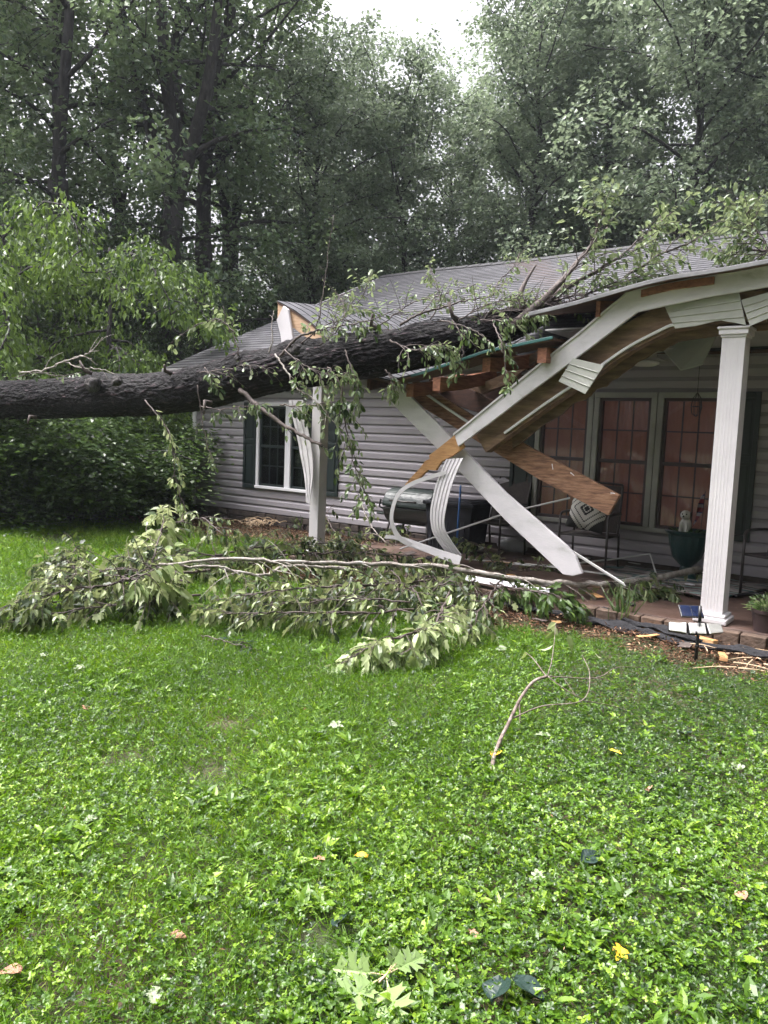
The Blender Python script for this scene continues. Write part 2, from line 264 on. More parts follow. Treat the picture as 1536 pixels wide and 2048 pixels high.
class MB:
    def __init__(s): s.v = []; s.f = []; s.n = 0; s.smooth = False
    def add(s, V, Fs):
        V = np.asarray(V, float); s.v.append(V); s.f += [[i+s.n for i in f] for f in Fs]; s.n += len(V); return s
    def box(s, c, d, rot=None):
        c = np.asarray(c, float); h = np.asarray(d, float)/2
        V = np.array([[x, y, z] for z in (-1, 1) for y in (-1, 1) for x in (-1, 1)])*h
        if rot is not None: V = V@np.array(Euler(rot).to_matrix()).T
        return s.add(V+c, [(0, 2, 3, 1), (4, 5, 7, 6), (0, 1, 5, 4), (2, 6, 7, 3), (0, 4, 6, 2), (1, 3, 7, 5)])
    def span(s, a, b): a = np.asarray(a, float); b = np.asarray(b, float); return s.box((a+b)/2, np.abs(b-a))
    def prism(s, P, off):
        P = np.asarray(P, float); n = len(P); off = np.asarray(off, float)
        return s.add(np.vstack([P, P+off]), [tuple(range(n)), tuple(range(2*n-1, n-1, -1))]+[(i, i+n, (i+1) % n+n, (i+1) % n) for i in range(n)])
    def strip(s, A, B, off):
        """ solid ribbon between polylines A and B, thickness off """
        A = np.asarray(A, float); B = np.asarray(B, float); n = len(A); off = np.asarray(off, float)
        V = np.vstack([A, B, A+off, B+off]); Fs = []
        for i in range(n-1):
            Fs += [(i, i+1, n+i+1, n+i), (2*n+i, 3*n+i, 3*n+i+1, 2*n+i+1), (i, 2*n+i, 2*n+i+1, i+1), (n+i, n+i+1, 3*n+i+1, 3*n+i)]
        Fs += [(0, n, 3*n, 2*n), (n-1, 3*n-1, 4*n-1, 2*n-1)]
        return s.add(V, Fs)
    def tube(s, P, R, n=8, cap=True):
        P = np.asarray(P, float); m = len(P); R = np.broadcast_to(np.asarray(R, float), (m,))
        T = np.gradient(P, axis=0); T /= np.linalg.norm(T, axis=1)[:, None]+1e-9
        u = np.cross(T[0], (0, 0, 1)); u = np.cross(T[0], (1, 0, 0)) if np.linalg.norm(u) < .2 else u; V = []
        for i in range(m):
            u = u-T[i]*np.dot(u, T[i]); u /= np.linalg.norm(u)+1e-9; w_ = np.cross(T[i], u)
            a = np.arange(n)*2*PI/n; V.append(P[i]+R[i]*(np.cos(a)[:, None]*u+np.sin(a)[:, None]*w_))
        Fs = [(i*n+j, i*n+(j+1) % n, (i+1)*n+(j+1) % n, (i+1)*n+j) for i in range(m-1) for j in range(n)]
        if cap: Fs += [tuple(range(n-1, -1, -1)), tuple(range((m-1)*n, m*n))]
        return s.add(np.vstack(V), Fs)
    def lathe(s, c, prof, n=24, flute=0, nf=12):
        c = np.asarray(c, float); a = np.arange(n)*2*PI/n; k = 1+flute*np.cos(a*nf); V = []
        for r, z in prof: V.append(np.stack([c[0]+r*k*np.cos(a), c[1]+r*k*np.sin(a), np.full(n, c[2]+z)], 1))
        m = len(prof); Fs = [(i*n+j, i*n+(j+1) % n, (i+1)*n+(j+1) % n, (i+1)*n+j) for i in range(m-1) for j in range(n)]
        Fs += [tuple(range(n-1, -1, -1)), tuple(range((m-1)*n, m*n))]
        return s.add(np.vstack(V), Fs)
    def ball(s, c, r, n=14, m=9, f=None):
        c = np.asarray(c, float); r = np.broadcast_to(np.asarray(r, float), (3,)); V = []
        for i in range(m+1):
            th = PI*i/m
            for j in range(n): a = 2*PI*j/n; V.append([math.sin(th)*math.cos(a), math.sin(th)*math.sin(a), math.cos(th)])
        V = np.array(V)*r
        if f: V = f(V)
        return s.add(V+c, [(i*n+j, (i+1)*n+j, (i+1)*n+(j+1) % n, i*n+(j+1) % n) for i in range(m) for j in range(n)])
    def build(s, name, m, parent=None, base=None, bevel=0, smooth=None, rough=0):
        V = np.vstack(s.v)
        if rough: V = V+rough*(np.stack([fbm(V*7, 3), fbm(V*7+9, 5), fbm(V*7+20, 8)], 1)-.5)*2
        org = wloc(parent) if parent is not None else np.zeros(3)
        if base is not None: org = org+np.asarray(base, float)
        me = bpy.data.meshes.new(name); me.from_pydata((V-org).tolist(), [], s.f); me.validate(); me.update()
        sm = s.smooth if smooth is None else smooth
        if sm: me.shade_smooth()
        if sm == 'auto':
            try: me.set_sharp_from_angle(angle=math.radians(35))
            except Exception: pass
        o = link(name, me, m, parent, base)
        if bevel:
            b = o.modifiers.new('bevel', 'BEVEL'); b.width = bevel; b.segments = 2; b.limit_method = 'ANGLE'
        return o
def crom(P, k=6):
    P = np.asarray(P, float); Q = np.vstack([2*P[0]-P[1], P, 2*P[-1]-P[-2]]); out = []
    for i in range(1, len(Q)-2):
        for t in np.arange(k)/k:
            a, b, c, d = Q[i-1:i+3]; out.append(.5*((2*b)+(-a+c)*t+(2*a-5*b+4*c-d)*t*t+(-a+3*b-3*c+d)*t**3))
    out.append(Q[-2]); return np.array(out)
def lerp(x, xs, ys): return np.interp(x, xs, ys)
# ------------------------------------------------------------------ leaves
T_FAR = (np.array([[0, 0, 0], [.45, -.33, .07], [1, 0, -.12], [.45, .33, .07]]), [(0, 1, 2), (0, 2, 3)])
_o = [[0, 0, 0], [.3, 0, 0], [.65, 0, -.02], [1, 0, -.14], [.22, -.33, .09], [.6, -.30, .05], [.22, .33, .09], [.6, .30, .05]]
T_OVATE = (np.array(_o), [(0, 4, 1), (1, 4, 5, 2), (2, 5, 3), (0, 1, 6), (1, 2, 7, 6), (2, 3, 7)])
_g = [[u, v*.42*math.sin(PI*min(1, u*.93+.07))**.8*(1+.05*math.cos(u*40)), .16*abs(v)-.30*u*u+.03*math.sin(u*9+v*4)] for u in np.linspace(0, 1, 9) for v in (-1, -.5, 0, .5, 1)]
T_FINE = (np.array(_g), [(i*5+j, i*5+j+1, (i+1)*5+j+1, (i+1)*5+j) for i in range(8) for j in range(4)])
T_ROUND = (np.array([[0, 0, 0], [.35, -.42, .10], [.85, -.36, .02], [1, 0, -.04], [.85, .36, .02], [.35, .42, .10], [.5, 0, -.03]]), [(0, 1, 6), (1, 2, 6), (2, 3, 6), (3, 4, 6), (4, 5, 6), (5, 0, 6)])
T_BLADE = (np.array([[0, -.5, 0], [0, .5, 0], [.5, -.38, 0], [.5, .38, 0], [.85, -.2, -.16], [.85, .2, -.16], [1, 0, -.34]]), [(0, 1, 3, 2), (2, 3, 5, 4), (4, 5, 6)])
def lobed(out, fold=.1):
    V = [[u, v, fold*abs(v)-.12*u*u] for u, v in out]; n = len(V); c = [.45, 0, -.03]
    return (np.array(V+[c]), [(i, (i+1) % n, n) for i in range(n)])
T_MAPLE = lobed([(0, 0), (-.02, -.30), (.12, -.52), (.25, -.30), (.45, -.55), (.66, -.48), (.62, -.18), (.82, -.16), (1, 0), (.82, .16), (.62, .18), (.66, .48), (.45, .55), (.25, .30), (.12, .52), (-.02, .30)])
_oh = [(0, .015), (.14, .04), (.20, .24), (.17, .34), (.27, .29), (.34, .40), (.35, .24), (.31, .07), (.42, .06), (.52, .30), (.48, .46), (.58, .37), (.70, .50), (.67, .30), (.60, .08), (.72, .07), (.80, .20), (.82, .30), (.88, .18), (.90, .08)]
T_OAK = lobed([(u, -v) for u, v in _oh]+[(1, 0)]+[(u, v) for u, v in _oh[::-1]], .25)
class Leaves:
    def __init__(s): s.V = []; s.L = []; s.S = []; s.T = []; s.n = 0
    def add(s, P, D, N, L, W, tint, tpl=T_OVATE):
        P = np.asarray(P, float); k = len(P)
        if k == 0: return s
        D = D/(np.linalg.norm(D, axis=1)[:, None]+1e-9); S = np.cross(N, D); S /= np.linalg.norm(S, axis=1)[:, None]+1e-9; N = np.cross(D, S)
        t, fs = tpl; q = len(t); L = np.broadcast_to(L, (k,)); W = np.broadcast_to(W, (k,)); tint = np.broadcast_to(tint, (k,))
        V = P[:, None]+D[:, None]*(t[:, 0]*L[:, None])[..., None]+S[:, None]*(t[:, 1]*W[:, None])[..., None]+N[:, None]*(t[:, 2]*L[:, None])[..., None]
        lp = np.concatenate([np.array(f) for f in fs]); sz = np.array([len(f) for f in fs])
        s.V.append(V.reshape(-1, 3)); s.L.append((lp[None]+(np.arange(k)*q)[:, None]).ravel()+s.n); s.S.append(np.tile(sz, k)); s.T.append(np.repeat(tint, q)); s.n += k*q; return s
    def mesh(s, name, org=(0, 0, 0)):
        return fastmesh(name, np.vstack(s.V)-np.asarray(org, float), np.concatenate(s.L), np.concatenate(s.S), np.concatenate(s.T))
def rdir(rg, n):
    v = rg.normal(size=(n, 3)); return v/np.linalg.norm(v, axis=1)[:, None]
# ================================================================== GROUND
WY = 9.05                                  # front wall plane of the house
def mulch_edge(x):                         # front edge of the planting bed along the porch
    return 5.78+.10*np.sin(x*2.1)+.06*np.sin(x*5.3+1)
def ground():
    n = 161; a = np.sign(np.linspace(-1, 1, n))*np.abs(np.linspace(-1, 1, n))**2.6*140
    X, Y = np.meshgrid(a-4, a+6); P = np.stack([X, Y, X*0], -1)
    Z = (fbm(P*.5, 1)-.5)*.05*np.clip(np.hypot(X, Y)/6, 0, 1); near = (Y > 5.7) & (Y < 21) & (X > -11.5); Z[near] *= .2
    Z -= .012
    V = np.stack([X, Y, Z], -1).reshape(-1, 3); q = (np.arange(n-1)[:, None]*n+np.arange(n-1)[None]).ravel()
    L = np.stack([q, q+1, q+n+1, q+n], 1).ravel()
    tag(link('ground', fastmesh('ground', V, L, np.full(len(q), 4), smooth=True), M['ground']), kind='structure')
ground()
# ================================================================== HOUSE
house = thing('house', (-6, WY, 0), 'grey vinyl sided house with a crushed front porch and dark shingle roof', 'house')
GX0, GX1 = -11.14, 4.5
OPEN = [(-9.52, -8.05, .62, 2.02), (-4.41, -2.22, .60, 2.16)]
def siding(name, x0, x1, z0, z1, opens):
    mb = MB(); h = .127; k = 0; z = z0
    while z < z1-.01:
        ze = min(z+h, z1); cuts = sorted([(o[0], o[1]) for o in opens if o[2] < (z+ze)/2 < o[3]]); segs = []; c = x0
        for a, b in cuts: segs.append((c, a)); c = b
        segs.append((c, x1))
        for a, b in segs:
            V = []
            for x in (a, b):
                V += [[x, WY+.006, z+.004], [x, WY-.024, z], [x, WY-.027, z+.008], [x, WY-.025, z+.078], [x, WY-.012, z+.096], [x, WY+.006, ze]]
            mb.add(V, [(i, i+1, i+7, i+6) for i in range(5)])
        z += h; k += 1
    return mb.build(name, M['siding'], house)
wall = siding('wall', GX0, GX1, .21, 2.66, OPEN)
b = MB()
for x0, x1, z0, z1 in ((GX0, -9.52, .2, 2.66), (-8.05, -4.41, .2, 2.66), (-2.22, GX1, .2, 2.66), (-9.52, -8.05, 2.02, 2.66), (-9.52, -8.05, .2, .62), (-4.41, -2.22, 2.16, 2.66), (-4.41, -2.22, .2, .60)):
    b.span((x0, WY+.006, z0), (x1, WY+.12, z1))
b.span((GX0+.01, WY+.5, .2), (GX1, WY+.55, 2.6)); b.span((GX0+.01, WY+.12, .2), (GX0+.12, 20.4, 2.6)); b.span((GX1-.1, WY+.12, .2), (GX1, 20.4, 2.6)); b.span((GX0+.12, 20.3, .2), (GX1-.1, 20.4, 2.6))
P = [(GX0+.02, 9.1, 2.6), (GX0+.02, 14.8, 5.15), (GX0+.02, 20.4, 2.6)]; b.prism(P, (.1, 0, 0))
b.build('sheathing', M['siding'], wall)
b = MB().span((GX0+.04, WY-.005, -.1), (GX1, WY+.1, .205)); b.span((GX0+.04, WY+.1, -.1), (GX0+.14, 20.3, .2))
rs = random.Random(4); x = GX0+.05
while x < -6.2:
    for z in (.0, .10):
        wd = rs.uniform(.14, .3); b.box((x+wd/2, WY-.02, z+.05), (wd*.92, .05, .088), (0, rs.uniform(-.05, .05), 0))
    x += .23
b.build('foundation', M['foundation'], house, bevel=.008)
b = MB().span((GX0-.03, WY-.045, .2), (GX0+.06, WY-.022, 2.6)); b.span((GX0-.035, WY-.044, .2), (GX0-.012, WY+.1, 2.6)); b.build('corner_trim', M['trim_white'], house, bevel=.004)
# --- windows
def window(x0, x1, z0, z1, m_trim, m_frame, m_back, tw, grid, sill=True, label=None):
    fr = MB(); y0, y1 = WY-.055, WY+.02
    fr.span((x0-tw, y0, z0), (x0, y1, z1)); fr.span((x1, y0, z0), (x1+tw, y1, z1)); fr.span((x0-tw, y0-.004, z1), (x1+tw, y1, z1+tw)); fr.span((x0-tw-.01, y0-.014, z0-tw*.75), (x1+tw+.01, y1, z0))
    o = fr.build('window', m_trim, house, bevel=.005)
    if label: o['label'] = label
    s = MB(); a = .035
    s.span((x0, WY-.03, z0), (x0+a, WY+.03, z1)); s.span((x1-a, WY-.03, z0), (x1, WY+.03, z1)); s.span((x0+a, WY-.028, z1-a), (x1-a, WY+.028, z1)); s.span((x0+a, WY-.028, z0), (x1-a, WY+.028, z0+a))
    zm = (z0+z1)/2; s.span((x0+a, WY-.026, zm-.022), (x1-a, WY+.03, zm+.022))
    c, r = grid
    for i in range(1, c): xx = x0+a+(x1-x0-2*a)*i/c; s.span((xx-.008, WY-.005, z0+a), (xx+.008, WY+.012, zm-.022)); s.span((xx-.008, WY-.005, zm+.022), (xx+.008, WY+.012, z1-a))
    for q0, q1 in ((z0+a, zm-.022), (zm+.022, z1-a)):
        for j in range(1, r): zz = q0+(q1-q0)*j/r; s.span((x0+a, WY-.0045, zz-.008), (x1-a, WY+.0125, zz+.008))
    s.build('sash', m_frame, o, bevel=.003)
    MB().span((x0+a, WY-.002, z0+a), (x1-a, WY+.002, z1-a)).build('pane', M['glass'], o)
    bb = MB(); n = 60; xs = np.linspace(x0-.02, x1+.02, n); ys = WY+.075+.006*np.sin(xs*38)+.004*np.sin(xs*91)
    if m_back is M['blind']: ys = np.full(n, WY+.08)
    bb.strip(np.stack([xs, ys, np.full(n, z0-.03)], 1), np.stack([xs, ys, np.full(n, z1+.03)], 1), (0, .01, 0)); bb.build('curtain', m_back, o)
    return o
for x0, x1 in ((-9.45, -8.84), (-8.72, -8.10)):
    window(x0, x1, .66, 1.98, M['trim_white'], M['shutter'], M['blind'], .06, (3, 2))
for x0, x1 in ((-4.36, -3.74), (-3.60, -2.98), (-2.84, -2.24)):
    window(x0, x1, .63, 2.13, M['trim_tan'], M['muntin'], M['curtain'], .066, (3, 2))
def shutter(x0, x1, z0, z1):
    b = MB(); y = WY-.052; s = .05
    b.span((x0, y, z0), (x0+s, WY-.018, z1)); b.span((x1-s, y, z0), (x1, WY-.018, z1)); zm = z0+(z1-z0)*.55
    for q in ((z0, z0+.07), (zm-.035, zm+.035), (z1-.07, z1)): b.span((x0+s, y+.001, q[0]), (x1-s, WY-.018, q[1]))
    b.span((x0+s, y+.02, z0+.07), (x1-s, WY-.019, z1-.07))
    for q in ((z0+.10, zm-.065), (zm+.065, z1-.10)): b.span((x0+s+.03, y+.008, q[0]), (x1-s-.03, y+.019, q[1]))
    b.build('shutter', M['shutter'], house, bevel=.006)
for x0, x1, z0, z1 in ((-9.83, -9.53, .60, 2.04), (-8.02, -7.70, .60, 2.04), (-4.76, -4.44, .58, 2.18), (-2.13, -1.82, .58, 2.2)): shutter(x0, x1, z0, z1)
# --- roofs
def sheet(x_list, y0, y1, zf, name, parent, m=None, row=.145, skew=None):
    xs = np.asarray(x_list, float); n = len(xs); rows = max(1, int(round((y1-y0)/row))); V = []; Fs = []; UVv = []
    for k in range(rows):
        ya, yb = y0+(y1-y0)*k/rows, y0+(y1-y0)*(k+1)/rows
        for y, dz, vv in ((ya, 0, k*.145+.004), (ya, .011, k*.145+.008), (yb, .003, (k+1)*.145)):
            for i, x in enumerate(xs): V.append((x, y, zf(x, y)+dz)); UVv.append((x, vv))
        o = k*3*n
        for q in (0, 1):
            for i in range(n-1): Fs.append((o+q*n+i, o+q*n+i+1, o+(q+1)*n+i+1, o+(q+1)*n+i))
    org = wloc(parent); V = np.array(V)-org
    me = bpy.data.meshes.new(name); me.from_pydata(V.tolist(), [], Fs); uv = me.uv_layers.new(name='UVMap')
    li = np.zeros(len(me.loops), np.int32); me.loops.foreach_get('vertex_index', li); uv.data.foreach_set('uv', np.array(UVv, np.float32)[li].ravel())
    return link(name, me, m or M['shingle'], parent)
EZ, EY, SL, RY = 2.60, 8.62, .4355, 14.8
def zmain(x, y): return EZ+SL*(min(y, 2*RY-y)-EY)+.012*math.sin(x*1.3+y)
xs_main = np.linspace(-11.5, 4.8, 34)
roof = sheet(xs_main, EY, RY, zmain, 'roof', house)
b = MB()
b.strip([(-11.5, EY, EZ-.01), (-11.5, RY, zmain(0, RY)-.015)], [(4.8, EY, EZ-.01), (4.8, RY, zmain(0, RY)-.015)], (0, 0, -.03))
b.build('roof_deck', M['wood_dark'], roof)
b = MB(); xs = [-11.5, 4.8]; b.strip([(x, RY, zmain(0, RY)+.01) for x in xs], [(x, 2*RY-EY, EZ) for x in xs], (0, 0, -.05)); b.build('back_slope', M['shingle'], roof)
b = MB()
for x in np.arange(-11.5, 4.8, .30): b.strip([(x, RY-.13, zmain(x, RY-.13)+.014), (x+.31, RY-.13, zmain(x, RY-.13)+.020)], [(x, RY, zmain(x, RY)+.034), (x+.31, RY, zmain(x, RY)+.040)], (0, 0, .006))
b.build('ridge_cap', M['shingle'], roof)
b = MB(); b.strip([(-11.53, EY-.02, EZ-.15), (-11.53, RY, zmain(0, RY)-.16)], [(-11.53, EY-.02, EZ-.01), (-11.53, RY, zmain(0, RY)-.01)], (.03, 0, 0))
b.span((-11.5, EY-.025, EZ-.17), (-6.6, EY+.0, EZ-.005)); b.span((-11.5, EY, EZ-.17), (-6.4, WY-.02, EZ-.16)); b.build('fascia', M['white'], house, bevel=.003)
# porch roof: the crushed part left of the break and the part still carried by the column
PF, PB = 6.45, 10.45; ZB = EZ+SL*(PB-EY)+.02
def zA(x, y):
    zf = lerp(x, [-6.52, -6.2, -5.9, -5.5, -4.9, -4.46, -3.74, -3.0], [3.07, 2.93, 2.75, 2.35, 2.14, 2.22, 2.41, 2.52]); t = (y-PF)/(PB-PF)
    return zf+(ZB-zf)*t**(1.0+.5*max(0, min(1, (x+6.4)/1.2)))-.02*math.sin(x*7+y*3)*(1-t)*min(1, max(0, (x+6.3)))*max(0, min(1, (-4.9-x)*3))
def zB(x, y):
    zf = lerp(x, [-3.3, -2.64, -2.1, -1.34, 0, 5], [2.735, 2.855, 2.945, 3.015, 3.06, 3.06]); t = (y-PF)/(PB-PF)
    return zf+(ZB-zf)*t+.008*math.sin(x*5)*(1-t)
xa = np.linspace(-6.52, -3.05, 26); xb = np.linspace(-3.3, 4.8, 40)
XC = -4.75
def zC(x, y): t = (y-PF)/(PB-PF); return 2.735+(ZB-2.735)*t
xl, xr = xa[xa <= XC], np.r_[xa[xa <= XC][-1], xa[xa > XC]]; xc = np.linspace(xl[-1]-.05, -3.28, 10)
ra = sheet(xl, PF, PB, zA, 'porch_roof', house); ra['label'] = 'crushed sagging section of the porch roof under the trunk'
rb = sheet(xb, PF, PB, zB, 'porch_roof', house); rb['label'] = 'section of the porch roof still held up by the fluted column'
def deck(xs, zf, par, m, dz=.006, th=.02, y0_=None, y1_=None, nm='roof_deck'):
    b = MB(); ys = np.linspace(y0_ or PF+.004, y1_ or PB, 9)
    for y0, y1 in zip(ys[:-1], ys[1:]):
        b.strip([(x, y0, zf(x, y0)-dz) for x in xs], [(x, y1, zf(x, y1)-dz) for x in xs], (0, 0, -th))
    return b.build(nm, m, par)
sheet(xr, PF, 7.05, zA, 'broken_flap', ra); sheet(xc, 7.10, PB, zC, 'upper_patch', rb)
deck(xl, zA, ra, M['shingle_under']); deck(xr, zA, ra, M['shingle_under'], y1_=7.0, nm='flap_deck'); deck(xc, zC, rb, M['shingle_under'], y0_=7.12, nm='patch_deck'); deck(xb, zB, rb, M['shingle_under'])
def edge_strip(xs, zf, y, z0, z1, th, name, m, par, bev=.003):
    return MB().strip([(x, y, zf(x, PF)+z0) for x in xs], [(x, y, zf(x, PF)+z1) for x in xs], (0, th, 0)).build(name, m, par, bevel=bev)
edge_strip(xa[14:], zA, PF-.014, -.018, .010, .012, 'drip_edge', M['teal'], ra)
edge_strip(xb, zB, PF-.014, -.030, .004, .012, 'drip_edge', M['edge_metal'], rb)
edge_strip(xa[:9], zA, PF+.012, -.20, -.03, .035, 'rim_board', M['wood_rim'], ra)
edge_strip(np.linspace(-2.33, -1.75, 8), zB, PF+.115, -.085, -.026, .03, 'rim_board', M['wood_red'], rb)
for i, x in enumerate([-6.35, -5.9, -5.2, -4.75, -4.33, -3.82, -3.22]):
    f = lambda x, y, i=i: zA(x, y)-(.0, .0, .01, .02, .05, .0, .03)[i]*(y-PF > -1); ys = np.linspace(PF+((.03, .05, .03, .16, .02, .10, .05)[i] if x > -5 else .06), WY-.1 if x < XC else 7.6, 6)
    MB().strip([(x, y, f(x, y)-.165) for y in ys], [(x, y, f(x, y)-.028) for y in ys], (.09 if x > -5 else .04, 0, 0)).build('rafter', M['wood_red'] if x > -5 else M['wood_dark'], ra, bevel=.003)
for x in (-2.72, -2.1, -1.5, -.9, -.3, .4):
    ys = np.linspace(PF+(.12 if x < -2.5 else .42), WY-.1, 4); MB().strip([(x, y, zB(x, y)-.165) for y in ys], [(x, y, zB(x, y)-.028) for y in ys], (.04, 0, 0)).build('rafter', M['wood_red'], rb, bevel=.003)
# roof end gable of the porch at its left side, rake board
ys = np.linspace(PF+.02, 10.2, 6)
MB().strip([(-6.5, y, zA(-6.5, y)-.16) for y in ys], [(-6.5, y, zA(-6.5, y)-.03) for y in ys], (-.02, 0, 0)).build('rake_board', M['white'], ra)
# ceiling of the porch
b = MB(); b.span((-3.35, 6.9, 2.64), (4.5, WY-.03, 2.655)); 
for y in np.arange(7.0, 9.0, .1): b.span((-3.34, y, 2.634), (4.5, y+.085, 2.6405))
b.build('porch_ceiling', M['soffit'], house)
# porch floor
b = MB().span((-6.35, 6.66, -.1), (GX1, WY, .128)); fl = b.build('porch_floor', M['concrete'], house, bevel=.01)
b = MB(); x = -6.36; rs = random.Random(2)
while x < 4.4:
    wd = rs.uniform(.19, .21); b.box((x+wd/2, 6.61+rs.uniform(-.004, .004), .055), (wd-.012, .10, .125), (0, 0, rs.uniform(-.02, .02))); x += wd
b.build('brick_edge', M['brick'], fl, bevel=.008)
# columns
def column(cx, cy, w, z0, z1, m, fl=5):
    h = w/2; prof = []
    for side in range(4):
        a = side*PI/2; c, s_ = math.cos(a), math.sin(a); pts = [(-h, -h)]
        if fl:
            st = w*.72/fl
            for i in range(fl):
                u0 = -w*.36+i*st; pts += [(u0+st*.12, -h), (u0+st*.2, -h+.0009), (u0+st*.8, -h+.0009), (u0+st*.88, -h)]
        prof += [(cx+u*c-v*s_, cy+u*s_+v*c) for u, v in pts]
    return prof
cb = onZ(1431, 1238, .13); CX, CY = -1.60, 6.80
pr = column(CX, CY, .178, 0, 0, None)
b = MB().prism([(x, y, .135) for x, y in pr], (0, 0, 2.36)); colm = b.build('porch_column', M['white'], house, bevel=.002); colm['label'] = 'tall white fluted square porch column still standing'
b = MB().box((CX, CY, .158), (.27, .27, .05)); b.box((CX, CY, .198), (.235, .235, .032)); b.build('base', M['white'], colm, bevel=.012)
b = MB().box((CX, CY, 2.492), (.198, .198, .02)); b.box((CX, CY, 2.524), (.225, .225, .044)); b.box((CX, CY, 2.556), (.25, .25, .02)); b.build('capital', M['dirty_white'], colm, bevel=.006)
b = MB(); pr = column(-6.13, 6.82, .14, 0, 0, None, 0); b.prism([(x, y, .13) for x, y in pr], (0, 0, 2.35)); pst = b.build('porch_post', M['white'], house, bevel=.006); pst['label'] = 'plain white square post standing under the trunk'
MB().box((-6.13, 6.82, .155), (.2, .2, .05)).build('base', M['white'], pst, bevel=.008)
# ================================================================== BROKEN PORCH PIECES
def pts(pp, Y): return [onY(x, y, Y) for x, y in pp]
def curve_px(pp, Y, k=5): return crom(np.array(pts(pp, Y)), k)
# sagging header: white fascia and the timber beam below it
top = [(-4.135, 1.625), (-2.45, 2.885), (-1.89, 2.955), (-1.39, 3.00), (4.6, 3.005)]; bot = [(-4.08, 1.50), (-2.36, 2.71), (-1.82, 2.79), (-1.38, 2.835), (4.6, 2.85)]
hb = thing('broken_porch_header', (-2.4, 6.7, 2.7), 'long white trimmed porch header bent down to a splintered end', 'beam')
def samp(L, n=46):
    L = np.array(L); d = np.r_[0, np.cumsum(np.hypot(*np.diff(L, axis=0).T))]; s_ = np.unique(np.r_[np.linspace(0, d[-1], n), d]); return np.stack([np.interp(s_, d, L[:, 0]), np.interp(s_, d, L[:, 1])], 1)
def par(L, f): L = np.array(L); d = np.r_[0, np.cumsum(np.hypot(*np.diff(L, axis=0).T))]; d /= d[-1]; return np.stack([np.interp(f, d, L[:, 0]), np.interp(f, d, L[:, 1])], 1)
T_, B_ = np.array(top), np.array(bot)
dd = np.r_[0, np.cumsum(np.hypot(*np.diff(T_, axis=0).T))]; f = np.unique(np.r_[np.linspace(0, dd[-1], 60), dd])
ti = np.stack([np.interp(f, dd, T_[:, 0]), np.interp(f, dd, T_[:, 1])], 1); bi = np.stack([np.interp(f, dd, B_[:, 0]), np.interp(f, dd, B_[:, 1])], 1)
wob = .008*np.sin(f*5)+.004*np.sin(f*13)
A = np.stack([ti[:, 0], 6.60+wob, ti[:, 1]], 1); Bq = np.stack([bi[:, 0], 6.60+wob*.6, bi[:, 1]], 1)
MB().strip(A, Bq, (0, .03, 0)).build('fascia', M['dirty_white'], hb, bevel=.006)
A2 = A.copy(); A2[:, 1] = 6.585+wob; B2 = A2.copy(); B2[:, 2] -= .018; MB().strip(A2+[0, 0, .004], B2, (0, .014, 0)).build('trim_lip', M['white'], hb)
bx = np.array([onY(x, y, 6.76)[[0, 2]] for x, y in ((975, 905), (1090, 822), (1180, 762), (1262, 705), (1345, 662))]+[(-1.55, 2.60), (4.6, 2.60)])
bx = np.vstack([crom(np.c_[bx, np.zeros(len(bx))][:5], 8)[:, :2], bx[5:]])
hgt = lerp(bx[:, 0], [-4, -3, -2.2, 5], [.21, .25, .24, .22])
nrm = np.gradient(bx, axis=0); nrm = np.stack([-nrm[:, 1], nrm[:, 0]], 1); nrm /= np.linalg.norm(nrm, axis=1)[:, None]
tx = bx+nrm*hgt[:, None]
MB().strip(np.stack([tx[:, 0], np.full(len(tx), 6.72), tx[:, 1]], 1), np.stack([bx[:, 0], np.full(len(bx), 6.72), bx[:, 1]], 1), (0, .13, 0)).build('timber_beam', M['wood_brown'], hb, bevel=.004)
s0 = slice(3, 34); lo, hi = bx[s0]+nrm[s0]*.028, bx[s0]+nrm[s0]*.052
MB().strip(np.stack([hi[:, 0], np.full(len(hi), 6.695), hi[:, 1]], 1), np.stack([lo[:, 0], np.full(len(lo), 6.695), lo[:, 1]], 1), (0, .022, 0)).build('white_strip', M['trim'], hb, bevel=.004)
# second ply behind with a ragged lower edge
rg = np.random.default_rng(5); lo = bx[2:38]+np.array([.05, -.05])+rg.normal(size=(len(bx[2:38]), 1))*[.0, .012]
MB().strip(np.stack([bx[2:38, 0]+.03, np.full(len(lo), 6.9), bx[2:38, 1]+.12], 1), np.stack([lo[:, 0], np.full(len(lo), 6.9), lo[:, 1]], 1), (0, .03, 0)).build('back_ply', M['wood_brown'], hb)
sp = pts([(914, 866), (928, 894), (905, 912), (882, 924), (871, 941), (855, 940), (843, 953), (832, 962), (812, 974), (810, 969), (826, 950), (838, 938), (850, 922), (859, 918), (858, 911), (876, 897), (897, 880)], 6.63)
MB().prism(sp, (0, .035, 0)).build('splintered_end', M['wood_raw'], hb, bevel=.003, rough=.006)
def loose(name, poly, Y, th, m, label, cat, bevel=.005, tilt=0, group=None, rough=0):
    P = np.array(pts(poly, Y)); c = P.mean(0); P = P+np.outer(P[:, 0]-c[0], (0, tilt, 0))
    o = MB().prism(P, (0, th, 0)).build(name, m, None, c, bevel=bevel, rough=rough); return tag(o, label, cat, group)
loose('fallen_fascia_beam', [(768, 792), (800, 772), (930, 903), (1010, 985), (1133, 1092), (1150, 1112), (1164, 1147), (1146, 1152), (1126, 1149), (1010, 1040), (905, 928), (870, 893)], 6.74, .045, M['dirty_white'], 'long white fascia beam lying diagonally below the splintered end', 'beam')
br = loose('broken_plank', [(818, 752), (955, 838), (1100, 916), (1239, 991), (1216, 1031), (1080, 960), (940, 874), (806, 790)], 6.95, .05, M['plank'], 'wide bare brown plank sticking out towards the porch window', 'plank', rough=.004)
